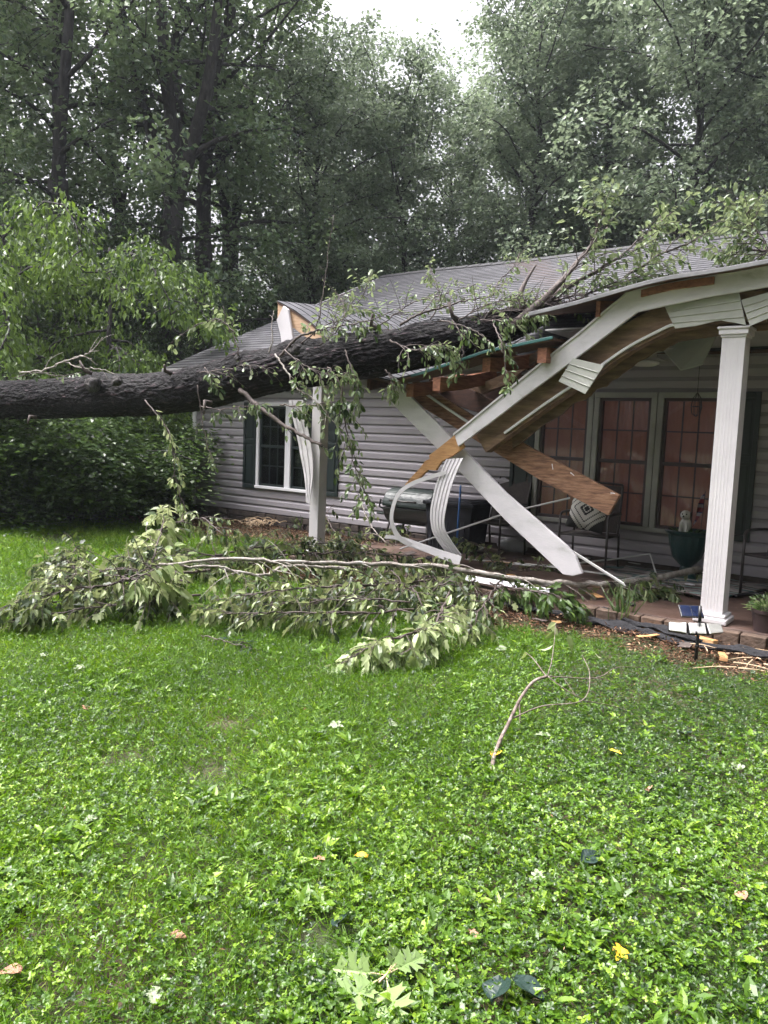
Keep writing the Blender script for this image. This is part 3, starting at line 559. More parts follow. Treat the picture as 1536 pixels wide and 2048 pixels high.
for i, (x, y, a) in enumerate(((975, 862, .5), (982, 860, -.7), (1028, 879, .3), (1105, 930, 1.2), (1142, 947, .4), (1222, 988, -.2))):
    p = onY(x, y, 6.935); q = p+np.array([.045*math.cos(a), -.02, -.045*math.sin(a)]); MB().tube([p, p+(0, -.012, .01), q], .0035, 5).build('nail', M['trim_white'], br)
p = np.array(pts([(815, 760), (880, 805), (945, 848)], 6.9)); MB().strip(p, p+[0, 0, -.028], (0, .02, 0)).build('metal_strip', M['trim'], br)
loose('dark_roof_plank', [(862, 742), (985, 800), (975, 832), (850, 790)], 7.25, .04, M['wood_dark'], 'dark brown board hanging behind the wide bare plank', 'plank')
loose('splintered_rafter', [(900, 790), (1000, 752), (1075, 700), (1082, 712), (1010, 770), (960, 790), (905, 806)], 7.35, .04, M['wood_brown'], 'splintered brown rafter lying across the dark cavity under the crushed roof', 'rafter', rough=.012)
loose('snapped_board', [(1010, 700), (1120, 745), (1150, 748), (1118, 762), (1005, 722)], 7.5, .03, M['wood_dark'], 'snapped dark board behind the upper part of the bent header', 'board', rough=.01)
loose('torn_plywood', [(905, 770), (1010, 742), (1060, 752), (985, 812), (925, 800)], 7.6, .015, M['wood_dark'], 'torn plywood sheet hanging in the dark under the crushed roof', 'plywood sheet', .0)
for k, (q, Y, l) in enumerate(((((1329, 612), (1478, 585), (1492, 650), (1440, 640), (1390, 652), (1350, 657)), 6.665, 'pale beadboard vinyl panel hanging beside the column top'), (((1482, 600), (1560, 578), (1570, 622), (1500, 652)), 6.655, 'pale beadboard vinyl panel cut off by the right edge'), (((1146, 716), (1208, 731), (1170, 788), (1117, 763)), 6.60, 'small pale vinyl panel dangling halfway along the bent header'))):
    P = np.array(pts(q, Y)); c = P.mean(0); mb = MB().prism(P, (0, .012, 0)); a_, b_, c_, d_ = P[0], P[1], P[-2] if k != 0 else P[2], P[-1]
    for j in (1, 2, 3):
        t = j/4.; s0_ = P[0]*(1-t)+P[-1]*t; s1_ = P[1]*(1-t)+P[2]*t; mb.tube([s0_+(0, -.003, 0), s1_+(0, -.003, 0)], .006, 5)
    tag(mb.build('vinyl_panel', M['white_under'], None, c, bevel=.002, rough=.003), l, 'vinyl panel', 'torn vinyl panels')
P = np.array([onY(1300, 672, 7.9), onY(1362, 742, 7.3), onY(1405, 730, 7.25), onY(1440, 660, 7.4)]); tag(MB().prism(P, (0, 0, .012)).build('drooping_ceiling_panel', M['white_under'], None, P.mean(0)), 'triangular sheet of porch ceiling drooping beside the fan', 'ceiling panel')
# torn fluted wrap and thin strips
def ribbon(name, left, right, Y, m, label, cat, ribs=0, k=7, bow=0., group=None):
    Lp, Rp = curve_px(left, Y, k), curve_px(right, Y, k); n = len(Lp); t = np.linspace(0, 1, n); off = np.zeros((n, 3)); off[:, 1] = bow*np.sin(t*PI)
    Lp, Rp = Lp+off, Rp+off; c = (Lp.mean(0)+Rp.mean(0))/2; mb = MB()
    if ribs:
        for i in range(ribs*2+1):
            u0, u1 = i/(ribs*2+1), (i+1)/(ribs*2+1); d = 0 if i % 2 == 0 else .009
            mb.strip(Lp*(1-u0)+Rp*u0+[0, d, 0], Lp*(1-u1)+Rp*u1+[0, d, 0], (0, .006+.004*(i % 2 == 0), 0))
    else: mb.strip(Lp, Rp, (0, .006, 0))
    return tag(mb.build(name, m, None, c, rough=.005), label, cat, group)
ribbon('torn_column_wrap', [(892, 918), (879, 965), (871, 1015), (873, 1055), (884, 1085), (900, 1112)], [(926, 916), (911, 965), (902, 1015), (899, 1052), (908, 1080), (922, 1110)], 6.58, M['white'], 'curved strip of white fluted vinyl hanging from the splintered end', 'vinyl strip', 4, bow=-.1)
ribbon('peeled_vinyl_strip', [(893, 940), (840, 958), (808, 980), (796, 1010), (794, 1045), (806, 1078), (845, 1100), (900, 1118)], [(892, 948), (842, 966), (814, 985), (803, 1012), (801, 1043), (814, 1072), (852, 1092), (922, 1112)], 6.52, M['white'], 'thin white vinyl strip peeled into a loop below the splinter', 'vinyl strip', 0, bow=-.12)
ribbon('torn_trim_piece', [(768, 1076), (800, 1082), (850, 1104), (918, 1131)], [(772, 1070), (806, 1074), (858, 1092), (923, 1113)], 6.45, M['dirty_white'], 'twisted white trim piece lying against the leafy branches', 'trim piece')
tag(MB().tube([onY(800, 1098, 6.9), onY(1020, 1024, 7.4), onY(1140, 996, 7.7)], .011, 6).build('white_rod', M['white'], None, onY(1000, 1040, 7.3)), 'long thin straight white rod leaning across the dark porch', 'rod')
a = onY(1140, 1098, 6.85); c = onY(1247, 1166, 6.62); tag(MB().strip([a, c], [a+(.02, 0, -.035), c+(.02, 0, -.03)], (0, .02, 0)).build('narrow_trim_strip', M['trim'], None, (a+c)/2, bevel=.003), 'narrow white trim strip sloping down beside the fallen fascia beam', 'trim strip')
# hanging white corner piece and its crumpled fascia
c0 = [(560, 622), (574, 608), (585, 640), (592, 700)]
P = np.array(pts([(553, 640), (566, 612), (577, 618), (584, 660), (590, 710), (565, 712), (560, 670)], 6.42)); tag(MB().prism(P, (0, .03, 0)).build('crumpled_corner_fascia', M['white'], None, P.mean(0), bevel=.006, rough=.015), 'crumpled white fascia hanging from the porch roof corner', 'fascia piece')
ribbon('hanging_gutter_wrap', [(577, 800), (583, 840), (594, 900), (606, 960), (612, 1005)], [(606, 800), (611, 850), (619, 905), (622, 950), (618, 1008)], 6.66, M['dirty_white'], 'crumpled white downspout hanging askew beside the plain post', 'downspout', 2, bow=.04)
# ceiling fan
p = onY(1291, 716, 7.7); p[2] = 2.43
fan = thing('ceiling_fan', (p[0], p[1], 2.63), 'white porch ceiling fan with a low round light under the ceiling', 'ceiling fan')
MB().lathe((p[0], p[1], 0), [(.07, 2.63), (.075, 2.60), (.02, 2.585), (.02, 2.50), (.10, 2.49), (.11, 2.44), (.07, 2.42)], 20).build('motor', M['soffit'], fan, smooth='auto')
MB().lathe((p[0], p[1], 0), [(.06, 2.418), (.13, 2.405), (.135, 2.385), (.09, 2.365), (.02, 2.36)], 20).build('light', M['trim'], fan, smooth='auto')
for k in range(5):
    a = k*2*PI/5+.35; u = np.array([math.cos(a), math.sin(a), 0]); s_ = np.array([-u[1], u[0], .12]); c = np.array([p[0], p[1], 2.47])
    MB().prism([c+u*.10-s_*.03, c+u*.2-s_*.06, c+u*.56-s_*.07, c+u*.6, c+u*.56+s_*.07, c+u*.2+s_*.06, c+u*.10+s_*.03], (0, 0, .008)).build('blade', M['soffit'], fan)
# ================================================================== FALLEN TRUNK
def fallen_trunk():
    keys = [((-16.5, 4.3, 1.45), .33), ((-13.5, 4.95, 1.72), .315)]
    for x, y, Y, r in ((0, 797, 5.35, .30), (130, 797, 5.55, .298), (250, 791, 5.68, .295), (380, 775, 5.82, .29), (500, 753, 5.95, .285), (650, 727, 6.2, .28), (800, 698, 6.45, .25), (920, 672, 6.72, .22), (1000, 654, 6.98, .185), (1060, 636, 7.25, .14), (1110, 612, 7.6, .12)):
        keys.append((tuple(onY(x, y, Y)), r))
    K = np.array([k[0] for k in keys]); R = np.array([k[1] for k in keys]); P = crom(K, 60); t = np.linspace(0, len(K)-1, len(P)); r = np.interp(t, range(len(K)), R)*.89
    s = np.r_[0, np.cumsum(np.linalg.norm(np.diff(P, axis=0), axis=1))]
    m = int(s[-1]/.018); sq = np.linspace(0, s[-1], m); P = np.stack([np.interp(sq, s, P[:, i]) for i in range(3)], 1); r = np.interp(sq, s, r); P[:, 2] += .02*np.sin(sq*1.9)
    T = np.gradient(P, axis=0); T /= np.linalg.norm(T, axis=1)[:, None]; u = np.cross(T, (0, 0, 1)); u /= np.linalg.norm(u, axis=1)[:, None]; w_ = np.cross(u, T); n = 120
    a = np.arange(n)*2*PI/n; ca, sa = np.cos(a), np.sin(a); S = np.repeat(sq[:, None], n, 1)
    wx = fbm(np.stack([S*3, ca*2+S*0, sa*2+S*0], -1), 3)-.5
    q = np.stack([S*2.6+wx, ca*3.6+wx*.8+S*0, sa*3.6+S*0], -1); n1 = fbm(q*1.6, 11, 4); q2 = np.stack([S*6.5+wx*3, ca*8.5+wx*1.2+S*0, sa*8.5+S*0], -1); n2 = fbm(q2, 15, 3); rid = np.clip(1-np.abs(2*n2-1)*3.2, -.6, 1)*.8+.15*np.clip(1-np.abs(2*n1-1)*3, -.5, 1)
    fine = fbm(np.stack([S*22, ca*19+S*0, sa*19+S*0], -1), 21, 3)-.5
    disp = -.020*np.clip(rid, 0, 1)**1.2+.016*fine+.055*(fbm(np.stack([S*.9, ca+S*0, sa+S*0], -1), 31, 2)-.5)
    kn = onY(192, 768, 5.5)
    for cpt, amp, sig in ((kn, .07, .13), (onY(590, 690, 6.05), .06, .12), (onY(478, 712, 5.9), .04, .1), (onY(700, 690, 6.3), .03, .12), (onY(840, 655, 6.5), .05, .1)):
        i = np.argmin(np.linalg.norm(P-cpt, axis=1)); d2 = (sq-sq[i])**2; ang = math.atan2(np.dot(cpt-P[i], w_[i]), np.dot(cpt-P[i], u[i]))
        da = (a-ang+PI) % (2*PI)-PI; g = np.exp(-d2[:, None]/(2*sig**2)-(da[None]*.28)**2/(2*sig**2)); disp = disp+amp*g*(1-.5*np.exp(-d2[:, None]/(.05**2)-(da[None]*.28)**2/.05**2))
    rr = r[:, None]+disp
    V = P[:, None]+rr[..., None]*(ca[None, :, None]*u[:, None]+sa[None, :, None]*w_[:, None]); tint = .5-rid*.32+fine*.9
    i = np.arange(m-1)[:, None]*n; j = np.arange(n)[None]; j2 = (j+1) % n
    L = np.stack([i+j, i+j2, i+n+j2, i+n+j], -1).reshape(-1, 4)
    c = P[0]; Vf = V.reshape(-1, 3)
    me = fastmesh('fallen_tree', Vf-c, np.r_[L.ravel(), np.arange(n), (m-1)*n+np.arange(n)[::-1]], np.r_[np.full(len(L), 4), n, n], np.clip(tint, 0, 1).ravel(), True)
    o = link('fallen_tree', me, M['bark'], None, c); tag(o, 'thick dark wet tree trunk lying across the crushed porch roof', 'fallen tree')
    st = MB()
    for pp, r0, r1 in ((((1020, 640, 7.05), (1045, 612, 7.1), (1040, 590, 7.1), (1052, 562, 7.2), (1072, 530, 7.3)), .05, .010), (((1050, 640, 7.1), (1095, 600, 7.4), (1150, 565, 7.7), (1210, 536, 8.0)), .06, .012), (((1030, 650, 6.9), (1085, 600, 7.2), (1125, 560, 7.4), (1170, 505, 7.6), (1215, 455, 7.9)), .05, .008)):
        C_ = crom(np.array([onY(*q) for q in pp]), 6); st.tube(C_, np.linspace(r0, r1, len(C_)), 7)
    st.build('limb', M['bark_twig'], o, smooth=True, rough=.006)
    for (x, y, Y), sz in (((185, 768, 5.33), .085), ((232, 762, 5.36), .06), ((588, 700, 5.84), .06), ((478, 716, 5.78), .04)):
        kb = MB(); kb.smooth = True; c_ = onY(x, y, Y); kb.ball(c_, (sz*1.3, sz, sz), 24, 16, lambda V: V*(1+.9*(fbm(V*22+x, 2, 3)-.5)[:, None])*(1-.45*np.exp(-((V/np.linalg.norm(V, axis=1)[:, None]-np.array([0, -.8, .35]))**2).sum(1)/.25))[:, None]); kb.build('knot', M['bark_tree'], o)
    for k, (x, y, Y, dx_, dz_) in enumerate(((170, 742, 5.3, -.05, .12), (330, 742, 5.5, .04, .06), (410, 802, 5.5, .03, -.14), (742, 650, 6.2, .05, .1), (905, 632, 6.5, -.03, .13), (60, 832, 5.2, .02, -.1))):
        p0 = onY(x, y, Y); MB().tube([p0+(0, .08, -.02), p0, p0+(dx_, -.04, dz_)], [.03, .02, .012], 7).build('branch_stub', M['bark_twig'], o, smooth=True, rough=.004)
    return o
trunk = fallen_trunk()
# ================================================================== LEAFY BRANCHES
def branch(name, key, r0, r1, lab, cat='branch', m_leaf='lf_trunk', m_bark='bark_twig', twigs=8, tl=(.2, .45), lv=7, LL=(.07, .12), wr=.62, droop=.5, tint=(0, 1), seed=0, start=.15, tpl=None, group=None, up=0., spread=1., k=7, bare=False):
    rg = np.random.default_rng(seed+1); P = crom(np.array(key, float), k); m = len(P)
    P[1:-1] += rg.normal(size=(m-2, 3))*.006
    R = np.linspace(r0, r1, m); mb = MB(); mb.tube(P, R, 7 if r0 > .012 else 5); LP, LD, LN, LLn, LT, TT = [], [], [], [], [], []
    T = np.gradient(P, axis=0); T /= np.linalg.norm(T, axis=1)[:, None]+1e-9
    jobs = []
    for i in range(twigs):
        t = start+(1-start)*(i+rg.uniform(0, .8))/twigs; q = min(m-2, int(t*(m-1))); base = P[q]; d = rdir(rg, 1)[0]*spread; d[2] = d[2]*.6+up; d = T[q]*.9+d; d /= np.linalg.norm(d)
        L = rg.uniform(*tl)*(1.15-.5*t); n = 7; pts_ = [base]; dd = d.copy()
        for s in range(n-1): dd = dd+np.array([0, 0, -droop*.16])+rg.normal(size=3)*.09; dd /= np.linalg.norm(dd); pts_.append(pts_[-1]+dd*L/(n-1))
        pts_ = np.array(pts_); mb.tube(pts_, np.linspace(min(R[q]*.6, .006), .0016, n), 4, False); jobs.append((pts_, L))
    jobs.append((P[int(m*.72):], np.linalg.norm(P[-1]-P[int(m*.72)])))
    if not bare:
        for pts_, L in jobs:
            n = max(2, int(lv*rg.uniform(.7, 1.3)))
            for j in range(n):
                t = .22+.78*(j+rg.uniform(0, .6))/n; x = min(t, 1)*(len(pts_)-1); i0 = min(int(x), len(pts_)-2); fr = x-i0; b_ = pts_[i0]*(1-fr)+pts_[i0+1]*fr; td = pts_[i0+1]-pts_[i0]; td /= np.linalg.norm(td)+1e-9
                sd_ = np.cross(td, rdir(rg, 1)[0]); sd_ /= np.linalg.norm(sd_)+1e-9; D = td*.55+sd_*.8*(1 if j < n-1 else .1)+np.array([0, 0, -droop*rg.uniform(.3, 1.5)]); D /= np.linalg.norm(D)
                pet = rg.uniform(.008, .025); LP.append(b_+D*pet); LD.append(D); N = np.array([0, 0, 1.])+rdir(rg, 1)[0]*.75; LN.append(N); LLn.append(rg.uniform(*LL)); LT.append(rg.uniform(*tint))
    c = P[0]; o = mb.build(name, M[m_bark], None, c, smooth=True); tag(o, lab, cat, group)
    if LP:
        lf = Leaves(); A_ = lambda z: np.array(z); n = len(LP); ky = rg.uniform(size=n)
        tps = tpl or [(T_OVATE, 1.)]; lo = 0
        for tp, fr in tps:
            s = (ky >= lo) & (ky < lo+fr+1e-6); lo += fr
            lf.add(A_(LP)[s], A_(LD)[s], A_(LN)[s], A_(LLn)[s], A_(LLn)[s]*wr, A_(LT)[s], tp)
        link('foliage', lf.mesh('foliage', c), M[m_leaf], o)
    return o
def px(path): return [onY(*q) for q in path]
MIX = [(T_OVATE, .55), (T_ROUND, .45)]
G1 = 'sprigs growing from the fallen trunk'
spr = [
 ('leafy sprig rising left of the porch roof corner', [(478, 712, 5.75), (470, 678, 5.75), (455, 650, 5.75), (446, 612, 5.75)], dict(twigs=4, tl=(.15, .3), lv=5, up=.3, start=.5)),
 ('arching sprig with pale leaves reaching left above the trunk', [(470, 668, 5.75), (440, 640, 5.7), (400, 648, 5.65), (365, 668, 5.6), (340, 690, 5.55)], dict(twigs=6, tl=(.1, .2), lv=4, droop=.9)),
 ('bare pale twig beside the crumpled corner fascia', [(538, 705, 5.85), (545, 680, 5.85), (543, 650, 5.85), (548, 620, 5.9)], dict(bare=True, twigs=2, tl=(.1, .2), m_bark='bark_pale')),
 ('dark forked branch arching over the porch roof corner', [(560, 712, 5.8), (590, 680, 5.8), (620, 664, 5.85), (665, 655, 5.95), (740, 640, 6.1), (800, 615, 6.3)], dict(r0=.016, twigs=9, tl=(.2, .4), lv=5, up=.25, start=.3)),
 ('thin whip standing tall above the porch roof corner', [(628, 672, 5.9), (645, 600, 5.9), (655, 520, 5.95), (668, 430, 6.0)], dict(twigs=5, tl=(.1, .18), lv=2, LL=(.03, .05), start=.4)),
 ('leafy spray over the shingles behind the trunk middle', [(650, 690, 6.2), (680, 640, 6.3), (720, 600, 6.4), (745, 545, 6.5)], dict(twigs=12, tl=(.25, .45), lv=7, up=.2)),
 ('leafy spray draped along the trunk top near the corner', [(600, 690, 6.0), (650, 650, 6.1), (700, 640, 6.2), (760, 655, 6.3)], dict(twigs=11, tl=(.2, .4), lv=8, droop=.8)),
 ('drooping leafy branch hanging over the right dark shutter', [(655, 735, 5.9), (680, 770, 5.85), (690, 840, 5.85), (700, 900, 5.85), (722, 962, 5.85), (735, 1000, 5.85)], dict(r0=.010, twigs=19, tl=(.2, .42), lv=8, droop=.9)),
 ('leafy sprig hanging in front of the trunk middle', [(690, 700, 6.0), (700, 730, 5.95), (715, 770, 5.95), (720, 810, 5.95)], dict(twigs=8, tl=(.1, .25), lv=6, LL=(.08, .13), droop=1.)),
 ('leafy tuft beside the upper end of the brown plank', [(770, 740, 6.2), (785, 760, 6.2), (790, 790, 6.2)], dict(twigs=8, tl=(.1, .2), lv=6, LL=(.06, .10), droop=.8)),
 ('thick dark broken limb hanging in front of the left window', [(480, 780, 5.75), (520, 815, 5.75), (560, 845, 5.75), (600, 868, 5.78), (645, 893, 5.8)], dict(r0=.028, r1=.015, twigs=4, tl=(.2, .4), lv=2, m_bark='bark_twig')),
 ('pale curving twig crossing the trunk above the left window', [(550, 708, 5.7), (575, 745, 5.66), (592, 775, 5.66), (630, 800, 5.7), (660, 835, 5.75), (690, 880, 5.8)], dict(r0=.010, twigs=6, tl=(.15, .3), lv=3, m_bark='bark_pale')),
 ('leafy spray hanging below the trunk over the left window top', [(560, 810, 5.8), (600, 812, 5.75), (650, 805, 5.8), (700, 800, 5.85)], dict(twigs=15, tl=(.15, .35), lv=8, droop=.9, tint=(0, .6))),
 ('leafy spray hanging below the trunk at the dark left shutter', [(400, 812, 5.6), (440, 818, 5.6), (490, 812, 5.65), (530, 806, 5.65)], dict(twigs=12, tl=(.1, .3), lv=7, droop=.9, tint=(0, .6))),
 ('small bright leaf tuft on the trunk at the house corner', [(410, 735, 5.5), (420, 750, 5.48), (428, 775, 5.48)], dict(twigs=5, tl=(.08, .2), lv=5, LL=(.08, .13), droop=.7)),
 ('thin trailing branch hanging down at the house corner', [(395, 770, 5.6), (403, 830, 5.6), (415, 890, 5.6), (432, 935, 5.6)], dict(twigs=9, tl=(.1, .22), lv=4, LL=(.05, .08), droop=.9, start=.3)),
 ('dangling leafy sprig in front of the dark roof cavity', [(905, 640, 6.5), (922, 672, 6.45), (925, 710, 6.42), (915, 750, 6.4)], dict(twigs=8, tl=(.15, .3), lv=6, LL=(.06, .10), droop=.8)),
 ('dangling leafy sprig left of the bent header', [(985, 640, 6.6), (1000, 680, 6.4), (1008, 720, 6.35), (1018, 775, 6.3)], dict(twigs=9, tl=(.1, .22), lv=6, LL=(.06, .09), droop=.9)),
 ('leafy sprig arching off the trunk before the dark cavity', [(880, 640, 6.4), (920, 650, 6.4), (955, 665, 6.4), (985, 690, 6.4)], dict(twigs=9, tl=(.1, .25), lv=5, LL=(.05, .09), droop=.8)),
 ('leafy sprig on the shingles above the crushed section', [(860, 640, 6.9), (880, 600, 7.0), (870, 560, 7.1), (860, 535, 7.2)], dict(twigs=9, tl=(.15, .35), lv=6, up=.2, LL=(.05, .09))),
 ('dark branch with few leaves crossing the trunk end', [(800, 650, 6.3), (850, 625, 6.5), (920, 605, 6.7), (985, 590, 6.9), (1010, 560, 7.1)], dict(r0=.014, twigs=10, tl=(.2, .4), lv=4, up=.3, LL=(.05, .08))),
 ('leafy spray tangled over the broken trunk end', [(960, 650, 6.7), (990, 610, 6.9), (1030, 590, 7.1), (1080, 600, 7.2)], dict(twigs=13, tl=(.15, .35), lv=5, LL=(.05, .08))),
 ('tall leafy limb rising above the ridge over the bent header', [(1085, 600, 7.2), (1130, 555, 7.4), (1175, 500, 7.5), (1200, 440, 7.6), (1215, 390, 7.7)], dict(r0=.022, twigs=20, tl=(.3, .6), lv=9, up=.25, LL=(.08, .13), start=.3)),
 ('leafy limb leaning right across the shingles to the ridge', [(1090, 610, 7.3), (1160, 560, 7.5), (1230, 520, 7.8), (1290, 470, 8.0), (1350, 420, 8.2)], dict(r0=.02, twigs=22, tl=(.3, .6), lv=9, up=.3, LL=(.08, .13), start=.3)),
 ('leafy mass lying on the shingles above the roof edge break', [(1080, 625, 7.4), (1150, 600, 7.6), (1220, 570, 7.7), (1290, 545, 7.8)], dict(r0=.016, twigs=24, tl=(.3, .55), lv=9, up=.2, LL=(.07, .12))),
 ('leafy limb lying on the shingles above the column', [(1250, 555, 8.0), (1320, 510, 8.3), (1390, 480, 8.5), (1440, 440, 8.7)], dict(r0=.016, twigs=20, tl=(.3, .55), lv=8, up=.2, LL=(.07, .12))),
 ('leafy limb at the right edge rising above the ridge', [(1560, 540, 8.2), (1530, 490, 8.3), (1500, 440, 8.3), (1480, 400, 8.4)], dict(r0=.02, twigs=24, tl=(.3, .6), lv=10, up=.2, LL=(.08, .13))),
 ('leafy limb spreading over the shingles at the right edge', [(1590, 470, 8.6), (1540, 500, 8.6), (1490, 500, 8.6), (1440, 510, 8.6)], dict(r0=.02, twigs=24, tl=(.3, .6), lv=10, up=.3, LL=(.08, .13))),
 ('thin bare pale branch sticking up left of the trunk knot', [(40, 745, 5.3), (90, 740, 5.3), (130, 722, 5.3), (165, 712, 5.3), (185, 700, 5.35), (205, 675, 5.4)], dict(r0=.014, r1=.004, twigs=7, tl=(.2, .45), up=.3, bare=True, m_bark='bark_pale')),
 ('bare pale twig arching over the trunk left part', [(130, 723, 5.3), (160, 735, 5.3), (200, 738, 5.3), (230, 748, 5.3)], dict(bare=True, twigs=3, tl=(.1, .2), m_bark='bark_pale')),
 ('sparse sprig with pale leaves on top of the trunk at the far left', [(30, 755, 5.25), (70, 745, 5.2), (120, 752, 5.2), (165, 745, 5.2)], dict(twigs=6, tl=(.1, .2), lv=3, LL=(.06, .09), up=.3)),
 ('long drooping spray with pale leaves left of the house corner', [(290, 800, 5.3), (330, 850, 5.3), (345, 900, 5.3), (352, 960, 5.3), (368, 1010, 5.3), (378, 1040, 5.3)], dict(r0=.009, twigs=16, tl=(.1, .26), lv=6, LL=(.07, .11), droop=1., start=.1, m_leaf='lf_pile_pale')),
]
spr += [
 ('small leaved spray covering the trunk where it enters the roof', [(900, 655, 6.5), (950, 620, 6.7), (1010, 600, 6.9), (1060, 600, 7.1)], dict(twigs=26, tl=(.15, .4), lv=9, LL=(.04, .08), up=.1)),
 ('leafy spray hanging off the trunk end toward the dark cavity', [(960, 640, 6.6), (1010, 640, 6.7), (1050, 635, 6.9), (1085, 625, 7.0)], dict(twigs=22, tl=(.15, .35), lv=8, LL=(.05, .09), droop=1.)),
 ('leafy spray lying on the shingles above the middle of the trunk', [(760, 650, 6.7), (820, 610, 6.9), (880, 590, 7.1), (950, 570, 7.3)], dict(twigs=22, tl=(.2, .45), lv=7, LL=(.05, .09), up=.15)),
 ('leafy spray near the ridge above the crushed section', [(980, 590, 7.4), (1000, 560, 7.6), (1030, 530, 7.8), (1040, 505, 8.0)], dict(twigs=12, tl=(.15, .35), lv=6, LL=(.05, .09), up=.2)),
 ('dense twiggy spray in front of the trunk above the plain post', [(570, 700, 5.75), (610, 730, 5.72), (650, 750, 5.75), (700, 745, 5.85)], dict(twigs=26, tl=(.2, .45), lv=4, LL=(.06, .11), droop=.7)),
 ('dense twiggy spray in front of the trunk left of the dark cavity', [(780, 680, 6.1), (830, 700, 6.1), (870, 690, 6.2), (900, 700, 6.3)], dict(twigs=24, tl=(.15, .4), lv=5, LL=(.06, .10), droop=.8)),
 ('sparse twigs crossing the trunk left of the porch corner', [(400, 745, 5.5), (440, 740, 5.5), (500, 730, 5.6), (540, 740, 5.65)], dict(twigs=16, tl=(.15, .35), lv=2, LL=(.05, .09), droop=.4)),
 ('wide leafy spray on the shingles right of the trunk end', [(1110, 600, 7.5), (1180, 585, 7.7), (1260, 560, 7.9), (1340, 535, 8.0)], dict(twigs=30, tl=(.25, .5), lv=8, LL=(.06, .1), up=.15)),
 ('leafy twigs reaching up from the trunk beside the tall whip', [(640, 690, 6.0), (675, 660, 6.1), (690, 620, 6.2), (670, 580, 6.3)], dict(twigs=14, tl=(.2, .4), lv=6, LL=(.05, .09), up=.2)),
]
for i, (lab, path, kw) in enumerate(spr):
    kw = dict(kw); r0 = kw.pop('r0', .008); r1 = kw.pop('r1', .003); kw.setdefault('tpl', MIX); a_, b_ = kw.get('LL', (.07, .12)); kw['LL'] = (a_*.72, b_*.76); kw['lv'] = int(kw.get('lv', 7)*1.25)
    branch('trunk_sprig' if r0 < .013 else 'leafy_limb', px(path), r0, r1, lab, 'branch', seed=100+i, group=G1, **kw)
